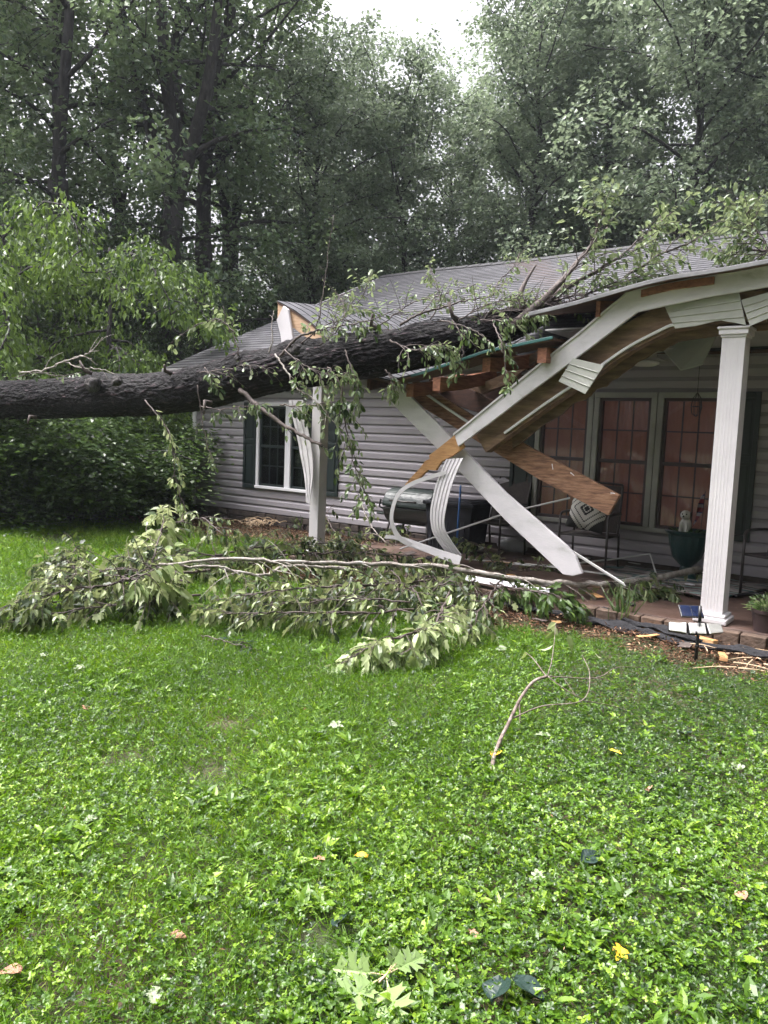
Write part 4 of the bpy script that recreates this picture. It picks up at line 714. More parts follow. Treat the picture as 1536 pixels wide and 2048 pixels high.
# ================================================================== PILE OF LEAFY BRANCHES ON THE LAWN
def pz(path): return [onZ(*q) for q in path]
G2 = 'leafy branches heaped on the lawn'
MIX2 = [(T_OVATE, .72), (T_MAPLE, .28)]
pile = [
 ('long pale grey limb running through the heap into the porch', [(318, 1128, .45), (470, 1118, .50), (600, 1125, .48), (760, 1128, .42), (900, 1135, .38), (1030, 1158, .30), (1150, 1168, .26), (1260, 1165, .25), (1400, 1138, .32)], dict(r0=.012, r1=.038, twigs=26, tl=(.3, .6), lv=8, m_bark='bark_pale', tint=(0, .6))),
 ('second pale limb forking off above the heap', [(318, 1136, .40), (420, 1132, .42), (520, 1150, .36), (580, 1132, .38), (700, 1138, .34)], dict(r0=.010, r1=.016, twigs=14, tl=(.25, .5), lv=8, m_bark='bark_pale')),
 ('arching brown branch at the top left of the heap', [(250, 1120, .25), (330, 1055, .55), (400, 1035, .65), (440, 1065, .55), (480, 1100, .35)], dict(r0=.012, twigs=24, tl=(.25, .5), lv=9)),
 ('leafy branch reaching the left edge of the lawn', [(420, 1140, .35), (300, 1155, .35), (180, 1175, .30), (70, 1195, .25), (-40, 1230, .18)], dict(r0=.014, twigs=36, tl=(.25, .5), lv=9)),
 ('low leafy branch along the front left of the heap', [(400, 1190, .15), (280, 1205, .18), (150, 1220, .15), (20, 1245, .10)], dict(r0=.012, twigs=32, tl=(.2, .45), lv=9)),
 ('pale leaved branch standing out in the left heap', [(300, 1140, .3), (310, 1100, .45), (325, 1050, .6), (330, 1015, .7)], dict(r0=.010, twigs=17, tl=(.2, .4), lv=7, LL=(.1, .16), m_leaf='lf_pile_pale')),
 ('pale leaf cluster drooping in the left heap centre', [(240, 1160, .35), (280, 1150, .42), (320, 1155, .38), (350, 1175, .25)], dict(r0=.010, twigs=18, tl=(.15, .3), lv=7, LL=(.1, .15), m_leaf='lf_pile_pale')),
 ('dense leafy branch at the back of the heap near the post', [(430, 1110, .30), (520, 1095, .35), (620, 1085, .35), (720, 1090, .35)], dict(r0=.012, twigs=34, tl=(.25, .5), lv=9, tint=(0, .6))),
 ('dense dark leafy branch behind the pale limb', [(560, 1110, .22), (680, 1105, .28), (790, 1110, .3), (870, 1120, .25)], dict(r0=.012, twigs=32, tl=(.25, .45), lv=9, tint=(0, .5))),
 ('leafy branch in the middle of the heap', [(880, 1160, .25), (760, 1170, .30), (640, 1175, .32), (520, 1185, .28), (430, 1200, .2)], dict(r0=.014, twigs=40, tl=(.25, .5), lv=9)),
 ('leafy branch along the front of the heap', [(860, 1215, .15), (740, 1225, .20), (620, 1225, .20), (500, 1225, .18), (400, 1235, .1)], dict(r0=.012, twigs=38, tl=(.2, .45), lv=9)),
 ('slim twig with scattered leaves lying in front', [(820, 1205, .28), (700, 1198, .28), (600, 1205, .25), (540, 1212, .2)], dict(r0=.008, twigs=16, tl=(.2, .4), lv=6)),
 ('leafy branch pointing at the camera from the heap front', [(900, 1180, .25), (880, 1230, .22), (850, 1275, .18), (790, 1320, .08)], dict(r0=.012, twigs=34, tl=(.15, .35), lv=8, m_leaf='lf_pile_pale', LL=(.07, .12))),
 ('pale drooping leaf spray lowest in front of the heap', [(880, 1250, .2), (800, 1275, .2), (730, 1300, .14), (680, 1330, .05)], dict(r0=.010, twigs=24, tl=(.15, .3), lv=8, m_leaf='lf_pile_pale', LL=(.08, .13))),
 ('leafy branch at the right of the heap before the porch', [(1010, 1150, .2), (980, 1190, .25), (960, 1225, .2), (920, 1270, .1)], dict(r0=.010, twigs=24, tl=(.2, .4), lv=8)),
 ('bushy leafy branch lying at the porch edge', [(980, 1165, .2), (1050, 1180, .25), (1110, 1190, .25), (1160, 1210, .15)], dict(r0=.010, twigs=26, tl=(.2, .4), lv=9, tint=(.1, .8), m_leaf='lf_shrub', LL=(.08, .12))),
 ('leafy branch on the porch step left of the column', [(1180, 1165, .25), (1250, 1165, .28), (1300, 1175, .25), (1345, 1185, .2)], dict(r0=.010, twigs=22, tl=(.15, .35), lv=8, tint=(.1, .8), LL=(.07, .11))),
 ('brown stick leaning out of the heap front', [(905, 1222, .05), (930, 1190, .2), (950, 1160, .38)], dict(r0=.012, r1=.010, twigs=2, tl=(.1, .2), lv=1)),
 ('curving pale shoot standing behind the heap before the siding', [(775, 1090, .15), (745, 1055, .35), (728, 1020, .55), (718, 985, .75)], dict(r0=.010, twigs=6, tl=(.15, .3), lv=3, m_bark='bark_pale')),
 ('sprig with dark leaves leaning on the post', [(690, 1090, .1), (660, 1050, .3), (655, 1020, .45), (700, 985, .55)], dict(r0=.008, twigs=9, tl=(.15, .3), lv=5, tint=(0, .5))),
 ('flat leafy sprig on the grass in front of the heap', [(400, 1270, .03), (440, 1280, .06), (480, 1290, .06), (520, 1300, .03)], dict(r0=.006, twigs=8, tl=(.1, .2), lv=5, m_leaf='darkleaf', LL=(.07, .1))),
 ('leafy branch filling the left heap between pale clusters', [(380, 1165, .25), (250, 1140, .35), (150, 1150, .35), (60, 1160, .25)], dict(r0=.012, twigs=34, tl=(.25, .45), lv=9)),
 ('leafy branch low in the heap middle', [(760, 1200, .1), (640, 1205, .15), (520, 1205, .15), (400, 1215, .1)], dict(r0=.012, twigs=38, tl=(.25, .45), lv=9, tint=(0, .6))),
 ('leafy branch low in the heap right of the middle', [(1000, 1200, .1), (900, 1195, .15), (800, 1180, .18), (700, 1180, .15)], dict(r0=.012, twigs=34, tl=(.25, .4), lv=9, tint=(0, .7))),
 ('leafy branch low at the back left of the heap', [(520, 1130, .08), (420, 1110, .2), (330, 1100, .25), (230, 1120, .15)], dict(r0=.012, twigs=34, tl=(.25, .45), lv=9, tint=(0, .6))),
]
for i, (lab, path, kw) in enumerate(pile):
    kw = dict(kw); r0 = kw.pop('r0', .010); r1 = kw.pop('r1', .003); kw.setdefault('tpl', MIX2); kw.setdefault('m_leaf', 'lf_pile'); kw.setdefault('LL', (.045, .095)); kw.setdefault('droop', .95); kw.setdefault('up', .15); kw['lv'] = int(kw.get('lv', 7)*1.25)
    branch('fallen_branch', pz(path), r0, r1, lab, 'branch', seed=300+i, group=G2, **kw)
rgp = np.random.default_rng(91)
for i in range(34):
    u = rgp.uniform(); x0 = 60+u*960+rgp.uniform(-30, 30); ylo, yhi = np.interp(x0, [0, 200, 400, 700, 1000], [1195, 1140, 1075, 1085, 1145]), np.interp(x0, [0, 200, 400, 700, 900, 1050], [1240, 1225, 1225, 1235, 1235, 1200]); y0 = rgp.uniform(ylo, yhi)
    a = onZ(x0, y0, .05); d = np.array([math.cos(rgp.uniform(-1.1, 1.1)), math.sin(rgp.uniform(-1., 1.)), 0])*rgp.choice([-1, 1]); L = rgp.uniform(.5, .9)
    branch('fallen_branch', [a, a+d*L*.5+[0, 0, rgp.uniform(.06, .36)], a+d*L+[0, 0, rgp.uniform(.02, .22)]], .008, .003, 'dark leafy branch buried low among the others in the heap', seed=700+i, group='branches buried low in the heap', twigs=20, tl=(.15, .35), lv=9, LL=(.05, .1), droop=.9, up=.1, m_leaf='lf_pile', tint=(0, .85), tpl=MIX2)
for i, (path, l) in enumerate((([(1000, 660, 6.9), (1040, 625, 7.1), (1090, 600, 7.3)], 'tangle of bare twigs over the broken trunk end'), ([(930, 665, 6.6), (980, 630, 6.85), (1040, 615, 7.0)], 'tangle of bare twigs left of the broken trunk end'), ([(1060, 625, 7.1), (1110, 600, 7.4), (1170, 590, 7.6)], 'tangle of bare twigs right of the broken trunk end'))):
    branch('twig_tangle', px(path), .012, .004, l, 'branch', twigs=34, tl=(.2, .5), bare=True, up=.15, seed=800+i, group=G1)
# bare fallen limb in the foreground
fb = thing('bare_fallen_limb', onZ(980, 1540, 0), 'bare grey forked limb lying on the lawn in the foreground', 'branch')
mb = MB()
main = crom(np.array(pz([(982, 1542, .02), (992, 1500, .04), (1020, 1440, .10), (1045, 1390, .18), (1068, 1362, .24), (1095, 1352, .27)])), 6); mb.tube(main, np.linspace(.011, .008, len(main)), 8)
for path, r in (([(1095, 1352, .27), (1190, 1356, .22), (1235, 1335, .22), (1300, 1335, .18)], .006), ([(1190, 1356, .22), (1232, 1363, .18)], .004), ([(1095, 1352, .27), (1130, 1378, .22), (1170, 1400, .17), (1195, 1420, .03)], .005), ([(1092, 1352, .27), (1068, 1320, .3), (1052, 1305, .3)], .006), ([(1095, 1350, .27), (1104, 1318, .3), (1108, 1285, .33), (1112, 1245, .40)], .005), ([(1026, 1436, .1), (1085, 1412, .16), (1165, 1400, .19), (1180, 1350, .28), (1165, 1310, .3)], .006), ([(1038, 1400, .14), (1040, 1430, .07), (1038, 1465, .0)], .009), ([(1165, 1400, .19), (1240, 1416, .1), (1290, 1440, .02)], .004), ([(1150, 1388, .2), (1130, 1360, .24), (1110, 1335, .27)], .003)):
    C_ = crom(np.array(pz(path)), 6); mb.tube(C_, np.linspace(r*.7, r*.3, len(C_)), 5)
mb.build('stem', M['bark_stick'], fb, smooth=True, rough=.003)
lf = Leaves(); rg = np.random.default_rng(8); P0 = np.array(pz([(1112, 1245, .4), (1108, 1262, .37), (1106, 1290, .33), (1050, 1303, .3), (1190, 1305, .3), (1135, 1270, .35), (1100, 1250, .38)])); n = len(P0)
lf.add(P0, np.c_[rg.normal(size=(n, 2))*.6, -np.ones(n)], rdir(rg, n)+[0, 0, .3], rg.uniform(.06, .11, n), .06, rg.uniform(.3, 1, n)); link('foliage', lf.mesh('foliage', wloc(fb)), M['lf_pile_pale'], fb)
# ================================================================== STANDING TREES
def tree_meshes(seed, H, cb, R, r0, stems, limbs=26, leafL=(.12, .2), spray=26, subs=8, flat=.16, gap=0., sprays=3, lw=.5, pend=.35, tight=1., ek=1.):
    """ stems: list of (height of fork, lean azimuth, lean amount, top height) ; returns wood MB and Leaves """
    rg = np.random.default_rng(seed); mb = MB(); lf = Leaves(); SP, SD, ST = [], [], []
    zf = stems[0][0]; lowp = np.array([[0, 0, -.2], [rg.normal()*.05, rg.normal()*.05, zf*.35], [rg.normal()*.08, rg.normal()*.08, zf*.7], [0, 0, zf]]); C_ = crom(lowp, 6)
    mb.tube(C_, np.r_[r0*1.35, np.linspace(r0*1.12, r0*.88, len(C_)-1)], 12); per = max(4, limbs//len(stems))
    for q_i in range(3 if zf > 5 else 0):
        zq = cb+(zf-cb)*rg.uniform(.0, 1); a = q_i*2.4+rg.uniform(-.4, .4); d = np.array([math.cos(a), math.sin(a), .35]); q = [np.array([0, 0, zq])]
        for s in range(6): d = d+rg.normal(size=3)*.12+np.array([0, 0, -.09]); d /= np.linalg.norm(d); q.append(q[-1]+d*R*.85/6)
        q = np.array(q); mb.tube(q, np.linspace(.06, .012, 7), 6)
        for si in range(subs):
            u = .3+.7*(si+rg.uniform(0, .9))/subs; x = u*6; i0 = min(5, int(x)); b1 = q[i0]+(q[i0+1]-q[i0])*(x-i0); dd = rdir(rg, 1)[0]*[1, 1, .4]+d*.4; dd /= np.linalg.norm(dd); e = b1+dd*R*.2; mb.tube([b1, (b1+e)/2, e], [.014, .01, .005], 4, False)
            for f_ in np.linspace(.4, 1.1, sprays): SP.append(b1+(e-b1)*f_+rg.normal(size=3)*.16); SD.append(dd); ST.append(rg.uniform()**1.4*.75)
    for (z0, az, lean, zt) in stems:
        k = 7; P = [np.array([0, 0, z0-.25])]; h = (zt-z0)/(k-1)
        for i in range(1, k): P.append(P[-1]+np.array([math.cos(az)*lean*h*(1.3 if i < 3 else .75)+rg.normal()*.12, math.sin(az)*lean*h*(1.3 if i < 3 else .75)+rg.normal()*.12, h]))
        P = crom(np.array(P), 6); rs_ = r0*(.85 if len(stems) == 1 else .62); Rr = np.linspace(rs_, .03, len(P)); mb.tube(P, Rr, 9)
        for li in range(per):
            t = (li+rg.uniform(0, .9))/per; zs = max(cb, z0+.2) if li % 4 else z0+.2; z = zs+(zt-zs)*t; j = min(len(P)-2, int(np.searchsorted(P[:, 2], z))); b0 = P[j]; a = li*2.4+rg.uniform(-.5, .5)+az
            prof = math.sin(PI*min(1, .18+.82*(1-t)**.8))**.7 if t > .3 else .75+.25*t; L = R*prof*rg.uniform(.7, 1.1); el = math.radians((rg.uniform(8, 35)+30*t)*ek); d = np.array([math.cos(a)*math.cos(el), math.sin(a)*math.cos(el), math.sin(el)]); q = [b0]
            for s in range(6): d = d+rg.normal(size=3)*.13+np.array([0, 0, -.05*pend]); d /= np.linalg.norm(d); q.append(q[-1]+d*L/6)
            q = np.array(q); mb.tube(q, np.linspace(max(.02, Rr[j]*.5), .012, 7), 6)
            for si in range(subs):
                u = .22+.78*(si+rg.uniform(0, .9))/subs; x = u*6; i0 = min(5, int(x)); b1 = q[i0]+(q[i0+1]-q[i0])*(x-i0); dd = rdir(rg, 1)[0]; dd[2] = dd[2]*.45+.1; dd = dd+d*.4; dd /= np.linalg.norm(dd); l2 = rg.uniform(.5, 1.25)*R/4.2*tight
                e = b1+dd*l2+[0, 0, -.12*l2]; mb.tube([b1, (b1+e)/2+rg.normal(size=3)*.05, e], [.014, .01, .005], 4, False)
                if rg.uniform() < gap: continue
                tn = rg.uniform()
                for f_ in np.linspace(.45, 1.1, sprays): SP.append(b1+(e-b1)*f_+rg.normal(size=3)*.16*tight); SD.append(dd); ST.append(tn**1.4*.75+rg.uniform()*.15)
    SP, SD, ST = map(np.array, (SP, SD, ST)); n = len(SP); k = spray; rad = .46*(.55+.45*tight)
    ang = rg.uniform(0, 2*PI, (n, k)); rr = rad*np.sqrt(rg.uniform(0, 1, (n, k)))*rg.uniform(.6, 1.25, (n, 1)); tilt = rg.normal(size=(n, 2))*.35; X = np.cos(ang)*rr; Y = np.sin(ang)*rr; Z = tilt[:, :1]*X+tilt[:, 1:]*Y+rg.normal(size=(n, k))*flat-.35*rr*rr
    Pp = (SP[:, None]+np.stack([X, Y, Z], -1)).reshape(-1, 3); D = (np.stack([X/(rr+.05), Y/(rr+.05), -.1-rg.uniform(0, .6, (n, k))*(.5+pend*.4)], -1)+rg.normal(size=(n, k, 3))*.45+SD[:, None]*.3).reshape(-1, 3)
    N = (np.array([0, 0, 1.])+rg.normal(size=(n*k, 3))*.55); L = rg.uniform(*leafL, n*k); T = np.clip(np.repeat(ST, k)+rg.uniform(-.15, .25, n*k), 0, 1)
    lf.add(Pp, D, N, L, L*lw*2.1, T, T_FAR)
    return mb, lf
PROTO = {}
def proto(key, m_leaf, **kw):
    mb, lf = tree_meshes(**kw); me = bpy.data.meshes.new('trunk'); V = np.vstack(mb.v); me.from_pydata(V.tolist(), [], mb.f); me.shade_smooth(); me.materials.append(M['bark_tree'])
    lm = lf.mesh('crown'); lm.materials.append(M[m_leaf]); PROTO[key] = (me, lm)
proto('tall', 'lf_tree', seed=1, H=16, cb=3.2, R=4.3, r0=.26, stems=[(6.5, 0, .02, 17)], limbs=28, gap=.4)
proto('multi', 'lf_tree', seed=2, H=16, cb=4.6, R=3.6, r0=.30, stems=[(7.2, .3, .28, 16.5), (7.2, 2.6, .30, 16), (7.2, 4.4, .18, 17), (7.2, 1.4, .1, 15.5), (7.2, 5.6, .4, 15)], limbs=34, gap=.5)
proto('forked', 'lf_tree', seed=3, H=15, cb=3.4, R=3.8, r0=.27, stems=[(7.4, .6, .16, 15.5), (7.4, 3.7, .16, 16)], limbs=28, gap=.38)
proto('broad', 'lf_tree2', seed=4, H=14, cb=2.4, R=4.4, r0=.25, stems=[(3.5, 0, .03, 14.5)], limbs=42, spray=28, gap=.0)
proto('grey', 'lf_tree2', seed=5, H=15, cb=3, R=3.9, r0=.25, stems=[(4, 1, .05, 16.5)], limbs=42, spray=28, gap=.0)
proto('small', 'lf_small', seed=6, H=6, cb=1.1, R=2.5, r0=.08, stems=[(1.3, 0, .05, 6.2)], limbs=26, leafL=(.08, .14), spray=30, subs=7, sprays=3, pend=2.5, gap=.4)
proto('bright', 'lf_bright', seed=7, H=5.5, cb=2.4, R=4.2, r0=.09, stems=[(1.6, 2, .1, 4.6)], limbs=13, ek=.55, leafL=(.09, .15), spray=20, subs=16, sprays=2, pend=5., lw=.4, flat=.07, tight=.38)
proto('shrub', 'lf_shrub', seed=8, H=2.6, cb=.25, R=1.7, r0=.04, stems=[(.3, 0, .05, 2.5)], limbs=24, leafL=(.07, .13), spray=26, subs=7, sprays=3, pend=1.5)
def tree(kind, px_, D, s, rot, lab, name='tree', cat='tree', sz=None, group='trees standing behind the house'):
    p = far(px_, D); o = thing(name, p, lab, cat, group); o.rotation_euler.z = rot; o.scale = (s, s, sz or s*(1.35 if kind == 'bright' else 1))
    for nm, me in zip(('trunk', 'crown'), PROTO[kind]):
        c = bpy.data.objects.new(nm, me); COL.objects.link(c); c.parent = o
TR = [
 ('forked', 118, 21, 1.0, 2.2, 'forked dark tree at the left, its trunk split in two low down'),
 ('multi', 342, 20.5, 1.0, .6, 'tall tree left of centre spreading into five stems'),
 ('tall', 402, 22, 1.0, 1.0, 'tall tree with one thick straight dark trunk left of centre'),
 ('tall', 245, 26, 1.05, 3.0, 'slim straight tree between the forked tree and the many stemmed tree'),
 ('forked', 455, 25, 1.05, 4.1, 'forked tree just right of the thick straight trunk'),
 ('broad', 620, 24.5, .80, .3, 'leafy tree above the left end of the house ridge'),
 ('tall', 540, 32, 1.05, 5.0, 'tall pale tree far behind the porch roof corner'),
 ('broad', 800, 27, .86, 2.0, 'rounded leafy tree right below the gap of open sky'),
 ('broad', 665, 30, .82, 1.1, 'leafy tree filling in left of the gap of open sky'),
 ('broad', 890, 31, .85, 2.6, 'lower tree straight below the gap of open sky'),
 ('grey', 1130, 33, 1.05, .9, 'grey green tree deeper in the woods behind the ridge'),
 ('grey', 1040, 26, .92, 1.2, 'broad grey green tree directly right of the gap of open sky'),
 ('grey', 1210, 29, 1.0, 3.1, 'tall grey green tree behind the middle of the ridge'),
 ('broad', 1330, 25.5, 1.05, 4.2, 'massive leafy tree behind the ridge above the fluted column'),
 ('grey', 1490, 27, .98, .2, 'grey green tree at the right edge of the picture'),
 ('broad', 1640, 29, 1.0, 2.2, 'leafy tree cut off by the right edge of the picture'),
 ('broad', 10, 27, 1.05, 1.7, 'leafy tree at the left edge of the picture'),
 ('tall', -110, 22, 1.0, .7, 'tall tree cut off by the left edge of the picture'),
 ('broad', 180, 34, 1.1, 5.2, 'distant leafy tree seen behind the forked tree'),
 ('grey', 380, 36, .95, 2.7, 'distant leafy tree seen behind the thick straight trunk'),
 ('grey', 660, 38, .95, .4, 'distant leafy tree behind the left end of the ridge'),
 ('broad', 1040, 34, 1.0, 1.9, 'distant tree with thin foliage right of the open sky'),
 ('grey', 1400, 38, 1.2, 4.8, 'distant tall tree behind the fluted column side of the roof'),
]
TOP = {'leafy tree filling in left of the gap of open sky': .98, 'lower tree straight below the gap of open sky': .88, 'distant leafy tree seen behind the forked tree': .5, 'distant leafy tree seen behind the thick straight trunk': .5, 'tall pale tree far behind the porch roof corner': .75, 'slim straight tree between the forked tree and the many stemmed tree': .95, 'distant leafy tree behind the left end of the ridge': .8}
for kd, x, D, s, r, lab in TR: tree(kd, x, D, s, r, lab, sz=TOP.get(lab))
US = [
 ('small', 40, 17.5, .75, .5, 'dark young tree at the left edge behind the trunk'), ('small', 130, 18.5, .8, 2.1, 'dark young tree left of the house behind the bright one'),
 ('bright', 235, 14.8, .80, 1.1, 'bright green young tree arching over the fallen trunk'), ('bright', 20, 14.4, .78, 3.3, 'bright green young tree at the left edge of the picture'),
 ('small', 320, 19.5, .7, 4.0, 'dark young tree beside the left end of the roof'), ('small', 450, 23, .8, .2, 'young tree behind the left slope of the roof'), ('small', 560, 24, .85, 1.4, 'young tree showing above the left slope of the roof'), ('small', 690, 26, .95, 2.9, 'young tree behind the left end of the ridge'),
 ('small', 235, 22, .95, 5.1, 'taller young tree deep in the shade left of the house'), ('small', -60, 20, 1.0, .9, 'young tree beyond the left edge of the picture'), ('small', 860, 29, 1.0, 3.9, 'young tree behind the middle of the ridge'), ('small', 960, 27, 1.1, .8, 'young tree below the sky gap behind the ridge'), ('small', 1090, 30, 1.1, 2.0, 'young tree low behind the ridge right of the sky gap')]
for kd, x, D, s, r, lab in US: tree(kd, x, D, s, r, lab, 'young_tree', 'tree', None, 'young trees at the edge of the woods')
SH = [(-20, 12.8, 1.0), (60, 13.6, 1.1), (130, 13.2, .9), (205, 13.8, 1.1), (255, 14.6, 1.05), (305, 16.2, 1.1), (15, 15.5, 1.3), (110, 16, 1.35), (230, 16.5, 1.4), (318, 18, 1.3), (350, 19.5, 1.2), (-80, 14, 1.2)]
SL_ = ['lowest at the left edge of the lawn', 'second from the left edge of the lawn', 'small and low in the middle of the row', 'right of the small low one', 'close to the house corner', 'nearest to the house corner', 'behind the row at the left edge', 'behind the row left of its middle', 'behind the row right of its middle', 'behind the row near the house', 'deep in the shade beside the house wall', 'cut off by the left edge of the picture']
for i, ((x, D, s), l) in enumerate(zip(SH, SL_)): tree('shrub', x, D, s, i*1.7, 'dark leafy shrub under the trunk, '+l, 'shrub', 'shrub', s*(.44+.07*(i % 3)), 'shrubs along the edge of the lawn')
# far wood behind everything, one mass
def far_wood():
    rg = np.random.default_rng(77); lf = Leaves(); n = 2600; az = rg.uniform(-.72, .74, n); D = rg.uniform(42, 56, n); lim = 5+3.5*vnoise(np.stack([az*9, az*0, az*0], -1), 4)+2*vnoise(np.stack([az*31, az*0, az*0], -1), 6); z = rg.uniform(0, 1, n)*lim
    c0 = FW[:2]/np.linalg.norm(FW[:2]); r2 = np.array([c0[1], -c0[0]]); base = np.stack([c0[0]*np.cos(az)*D+r2[0]*np.sin(az)*D, c0[1]*np.cos(az)*D+r2[1]*np.sin(az)*D, z], 1)
    k = 44; P = (base[:, None]+rg.normal(size=(n, k, 3))*[.9, .9, .5]).reshape(-1, 3); m = n*k; L = rg.uniform(.22, .38, m)
    lf.add(P, rg.normal(size=(m, 3))+[0, 0, -.5], rg.normal(size=(m, 3))*.6+[0, 0, 1], L, L*.7, np.clip(np.repeat(rg.uniform(0, .7, n), k)+rg.uniform(0, .3, m), 0, 1), T_FAR)
    tag(link('far_wood', lf.mesh('far_wood'), M['lf_tree']), kind='stuff')
far_wood()
# ================================================================== LAWN COVER
def polar(rg, n, r0, r1, half=.66):
    r = np.sqrt(rg.uniform(r0*r0, r1*r1, n))*(1+.10*rg.normal(size=n)); r = np.maximum(r, 1.3); a = rg.uniform(-half, half, n); c0 = FW[:2]/np.linalg.norm(FW[:2]); r2 = np.array([c0[1], -c0[0]])
    return np.stack([r*(c0[0]*np.cos(a)+r2[0]*np.sin(a)), r*(c0[1]*np.cos(a)+r2[1]*np.sin(a))], 1), r
def lawn_ok(P):
    x, y = P[:, 0], P[:, 1]; bed = (y > mulch_edge(x)+.12*np.sin(x*17)) & (x > -6.4); bed2 = (y > 7.6+.2*np.sin(x*3)) & (x > -11.6) & (x <= -6.4); return ~(bed | bed2 | ((y > 8.9) & (x > -11.2)))
def fields(P):
    p3 = np.c_[P, P[:, 0]*0]; bare = fbm(p3*1.1, 51, 3)*.72+.04; grass = fbm(p3*.55+7, 52, 2); hue = fbm(p3*.8+3, 53, 3)
    for (x, y, r) in ((250, 1520, .16), (420, 1545, .14), (1100, 1425, .26), (450, 1450, .1), (960, 1600, .15), (640, 1880, .12), (130, 1075, .7)):
        c = onZ(x, y, 0)[:2]; bare = bare+.42*np.exp(-((P-c)**2).sum(1)/(r*r))
    d = np.clip((P[:, 0]+1.9)*-.35, -.3, .35); return bare, grass+d, hue
def lawn():
    rg = np.random.default_rng(12); cl = Leaves(); gr = Leaves()
    for r0, r1, dc, dg, sc_ in ((1.5, 2.6, 5600, 2600, .95), (2.6, 3.6, 5000, 2600, .95), (3.6, 5.2, 4200, 2300, .98), (5.2, 8.5, 2300, 1900, 1.15), (8.5, 16, 320, 800, 1.8)):
        area = .66*(r1*r1-r0*r0)
        P, r = polar(rg, int(area*dc), r0, r1); P = P[lawn_ok(P)]; ba, g, h = fields(P); keep = (rg.uniform(size=len(P)) < np.clip(2.9-3.1*ba, .06, 1)) & (rg.uniform(size=len(P)) < np.clip(1.9-1.9*g, .22, 1)); P, g, h = P[keep], g[keep], h[keep]; n = len(P)
        hh = rg.uniform(.012, .05, n)*(.7+.8*h)*(.8+.2*sc_); a0 = rg.uniform(0, 2*PI, n); tl = rg.normal(size=(n, 2))*.55; T = np.clip(.10+1.25*(h-.28)+rg.normal(size=n)*.26, 0, .82); L0 = rg.uniform(.007, .017, n)*sc_
        for k in range(3):
            a = a0+k*2*PI/3+rg.normal(size=n)*.15; D = np.stack([np.cos(a), np.sin(a), tl[:, 0]*np.cos(a)+tl[:, 1]*np.sin(a)+.12], 1); N = np.stack([-tl[:, 0], -tl[:, 1], np.ones(n)], 1)+rg.normal(size=(n, 3))*.2
            cl.add(np.c_[P, hh], D, N, L0, L0*rg.uniform(.6, 1.1, n), np.clip(T+rg.normal(size=n)*.08, 0, 1), T_FAR if r0 > 5.1 else T_ROUND)
        P, r = polar(rg, int(area*dc*.8), r0, r1); P = P[lawn_ok(P)]; ba, g, h = fields(P); P = P[rg.uniform(size=len(P)) < np.clip(1.7-1.2*ba, .2, 1)]; n = len(P); a = rg.uniform(0, 2*PI, n); L = rg.uniform(.006, .013, n)*sc_*1.15
        cl.add(np.c_[P, rg.uniform(.0, .014, n)], np.stack([np.cos(a), np.sin(a), rg.uniform(-.1, .5, n)], 1), rg.normal(size=(n, 3))*.4+[0, 0, 1], L, L*rg.uniform(.35, .9, n), np.clip(rg.normal(size=n)*.22+.3, 0, 1), T_FAR)
        # broadleaf weeds in small rosettes
        P, r = polar(rg, int(area*dc*(.030 if r0 < 3 else .009)), r0, r1); P = P[lawn_ok(P)]; ba, g, h = fields(P); pt = vnoise(np.c_[P*1.9, P[:, 0]*0], 77); P = P[(ba < .62) & (pt > .38)]; n = len(P)
        s_ = rg.uniform(.6, 1.25, n); t0 = rg.uniform(.2, .8, n)
        for k in range(6):
            a = k*PI/3+rg.uniform(-.4, .4, n)+rg.uniform(0, 6, n)*0; el = rg.uniform(.15, .9, n); D = np.stack([np.cos(a), np.sin(a), el], 1); L = rg.uniform(.028, .070, n)*s_*(.9+.1*sc_)
            cl.add(np.c_[P, np.full(n, .012)]+D*.01, D, np.stack([-np.cos(a)*.5, -np.sin(a)*.5, np.ones(n)], 1)+rg.normal(size=(n, 3))*.2, L, L*rg.uniform(.5, .72, n), np.clip(t0+rg.normal(size=n)*.1, 0, 1), T_OVATE)
        P, r = polar(rg, int(area*dg*2.4), r0, r1); P = P[lawn_ok(P)]; ba, g, h = fields(P); keep = (rg.uniform(size=len(P)) < np.clip(2.8-3.*ba, .10, 1)) & (rg.uniform(size=len(P)) < np.clip(2.4*g-.5, .15, 1)); P, g, h = P[keep], g[keep], h[keep]; n = len(P)
        D = np.c_[rg.normal(size=(n, 2))*.75, rg.uniform(.35, 1.1, n)]; L = rg.uniform(.03, .095, n)*(.75+.5*g)*(.85+.15*sc_)
        gr.add(np.c_[P, P[:, 0]*0-.004], D, np.c_[rg.normal(size=(n, 2)), np.full(n, .6)], L, rg.uniform(.0028, .0055, n)*sc_, np.clip(.2+.7*(h-.2)+rg.normal(size=n)*.2, 0, 1), T_BLADE)
    tag(link('clover_and_weeds', cl.mesh('clover'), M['clover']), kind='stuff'); tag(link('grass', gr.mesh('grass'), M['grass']), kind='stuff')
    ml = Leaves(); n = 26000; X = rg.uniform(-6.6, 2.5, n); Y = mulch_edge(X)-.12+rg.uniform(0, 1, n)**.8*1.0; n2 = 15000; X2 = rg.uniform(-11.5, -6.2, n2); Y2 = rg.uniform(7.5, 9.05, n2); n3 = 2600; Pq, _ = polar(rg, n3*3, 1.6, 8); ba, _g, _h = fields(Pq); Pq = Pq[(ba > .72)][:n3]
    Pz, _ = polar(rg, 1500, 1.6, 9); Pz = Pz[lawn_ok(Pz)]; Pq = np.vstack([Pq, Pz])
    X = np.r_[X, X2, Pq[:, 0]]; Y = np.r_[Y, Y2, Pq[:, 1]]; n = len(X); a = rg.uniform(0, 2*PI, n); L = rg.uniform(.015, .06, n); Z = rg.uniform(0, .03, n); Z[n-len(Pq):] = rg.uniform(0, .006, len(Pq)); L[n-len(Pq):] *= .5; Z[n-len(Pz):] = rg.uniform(.02, .05, len(Pz))
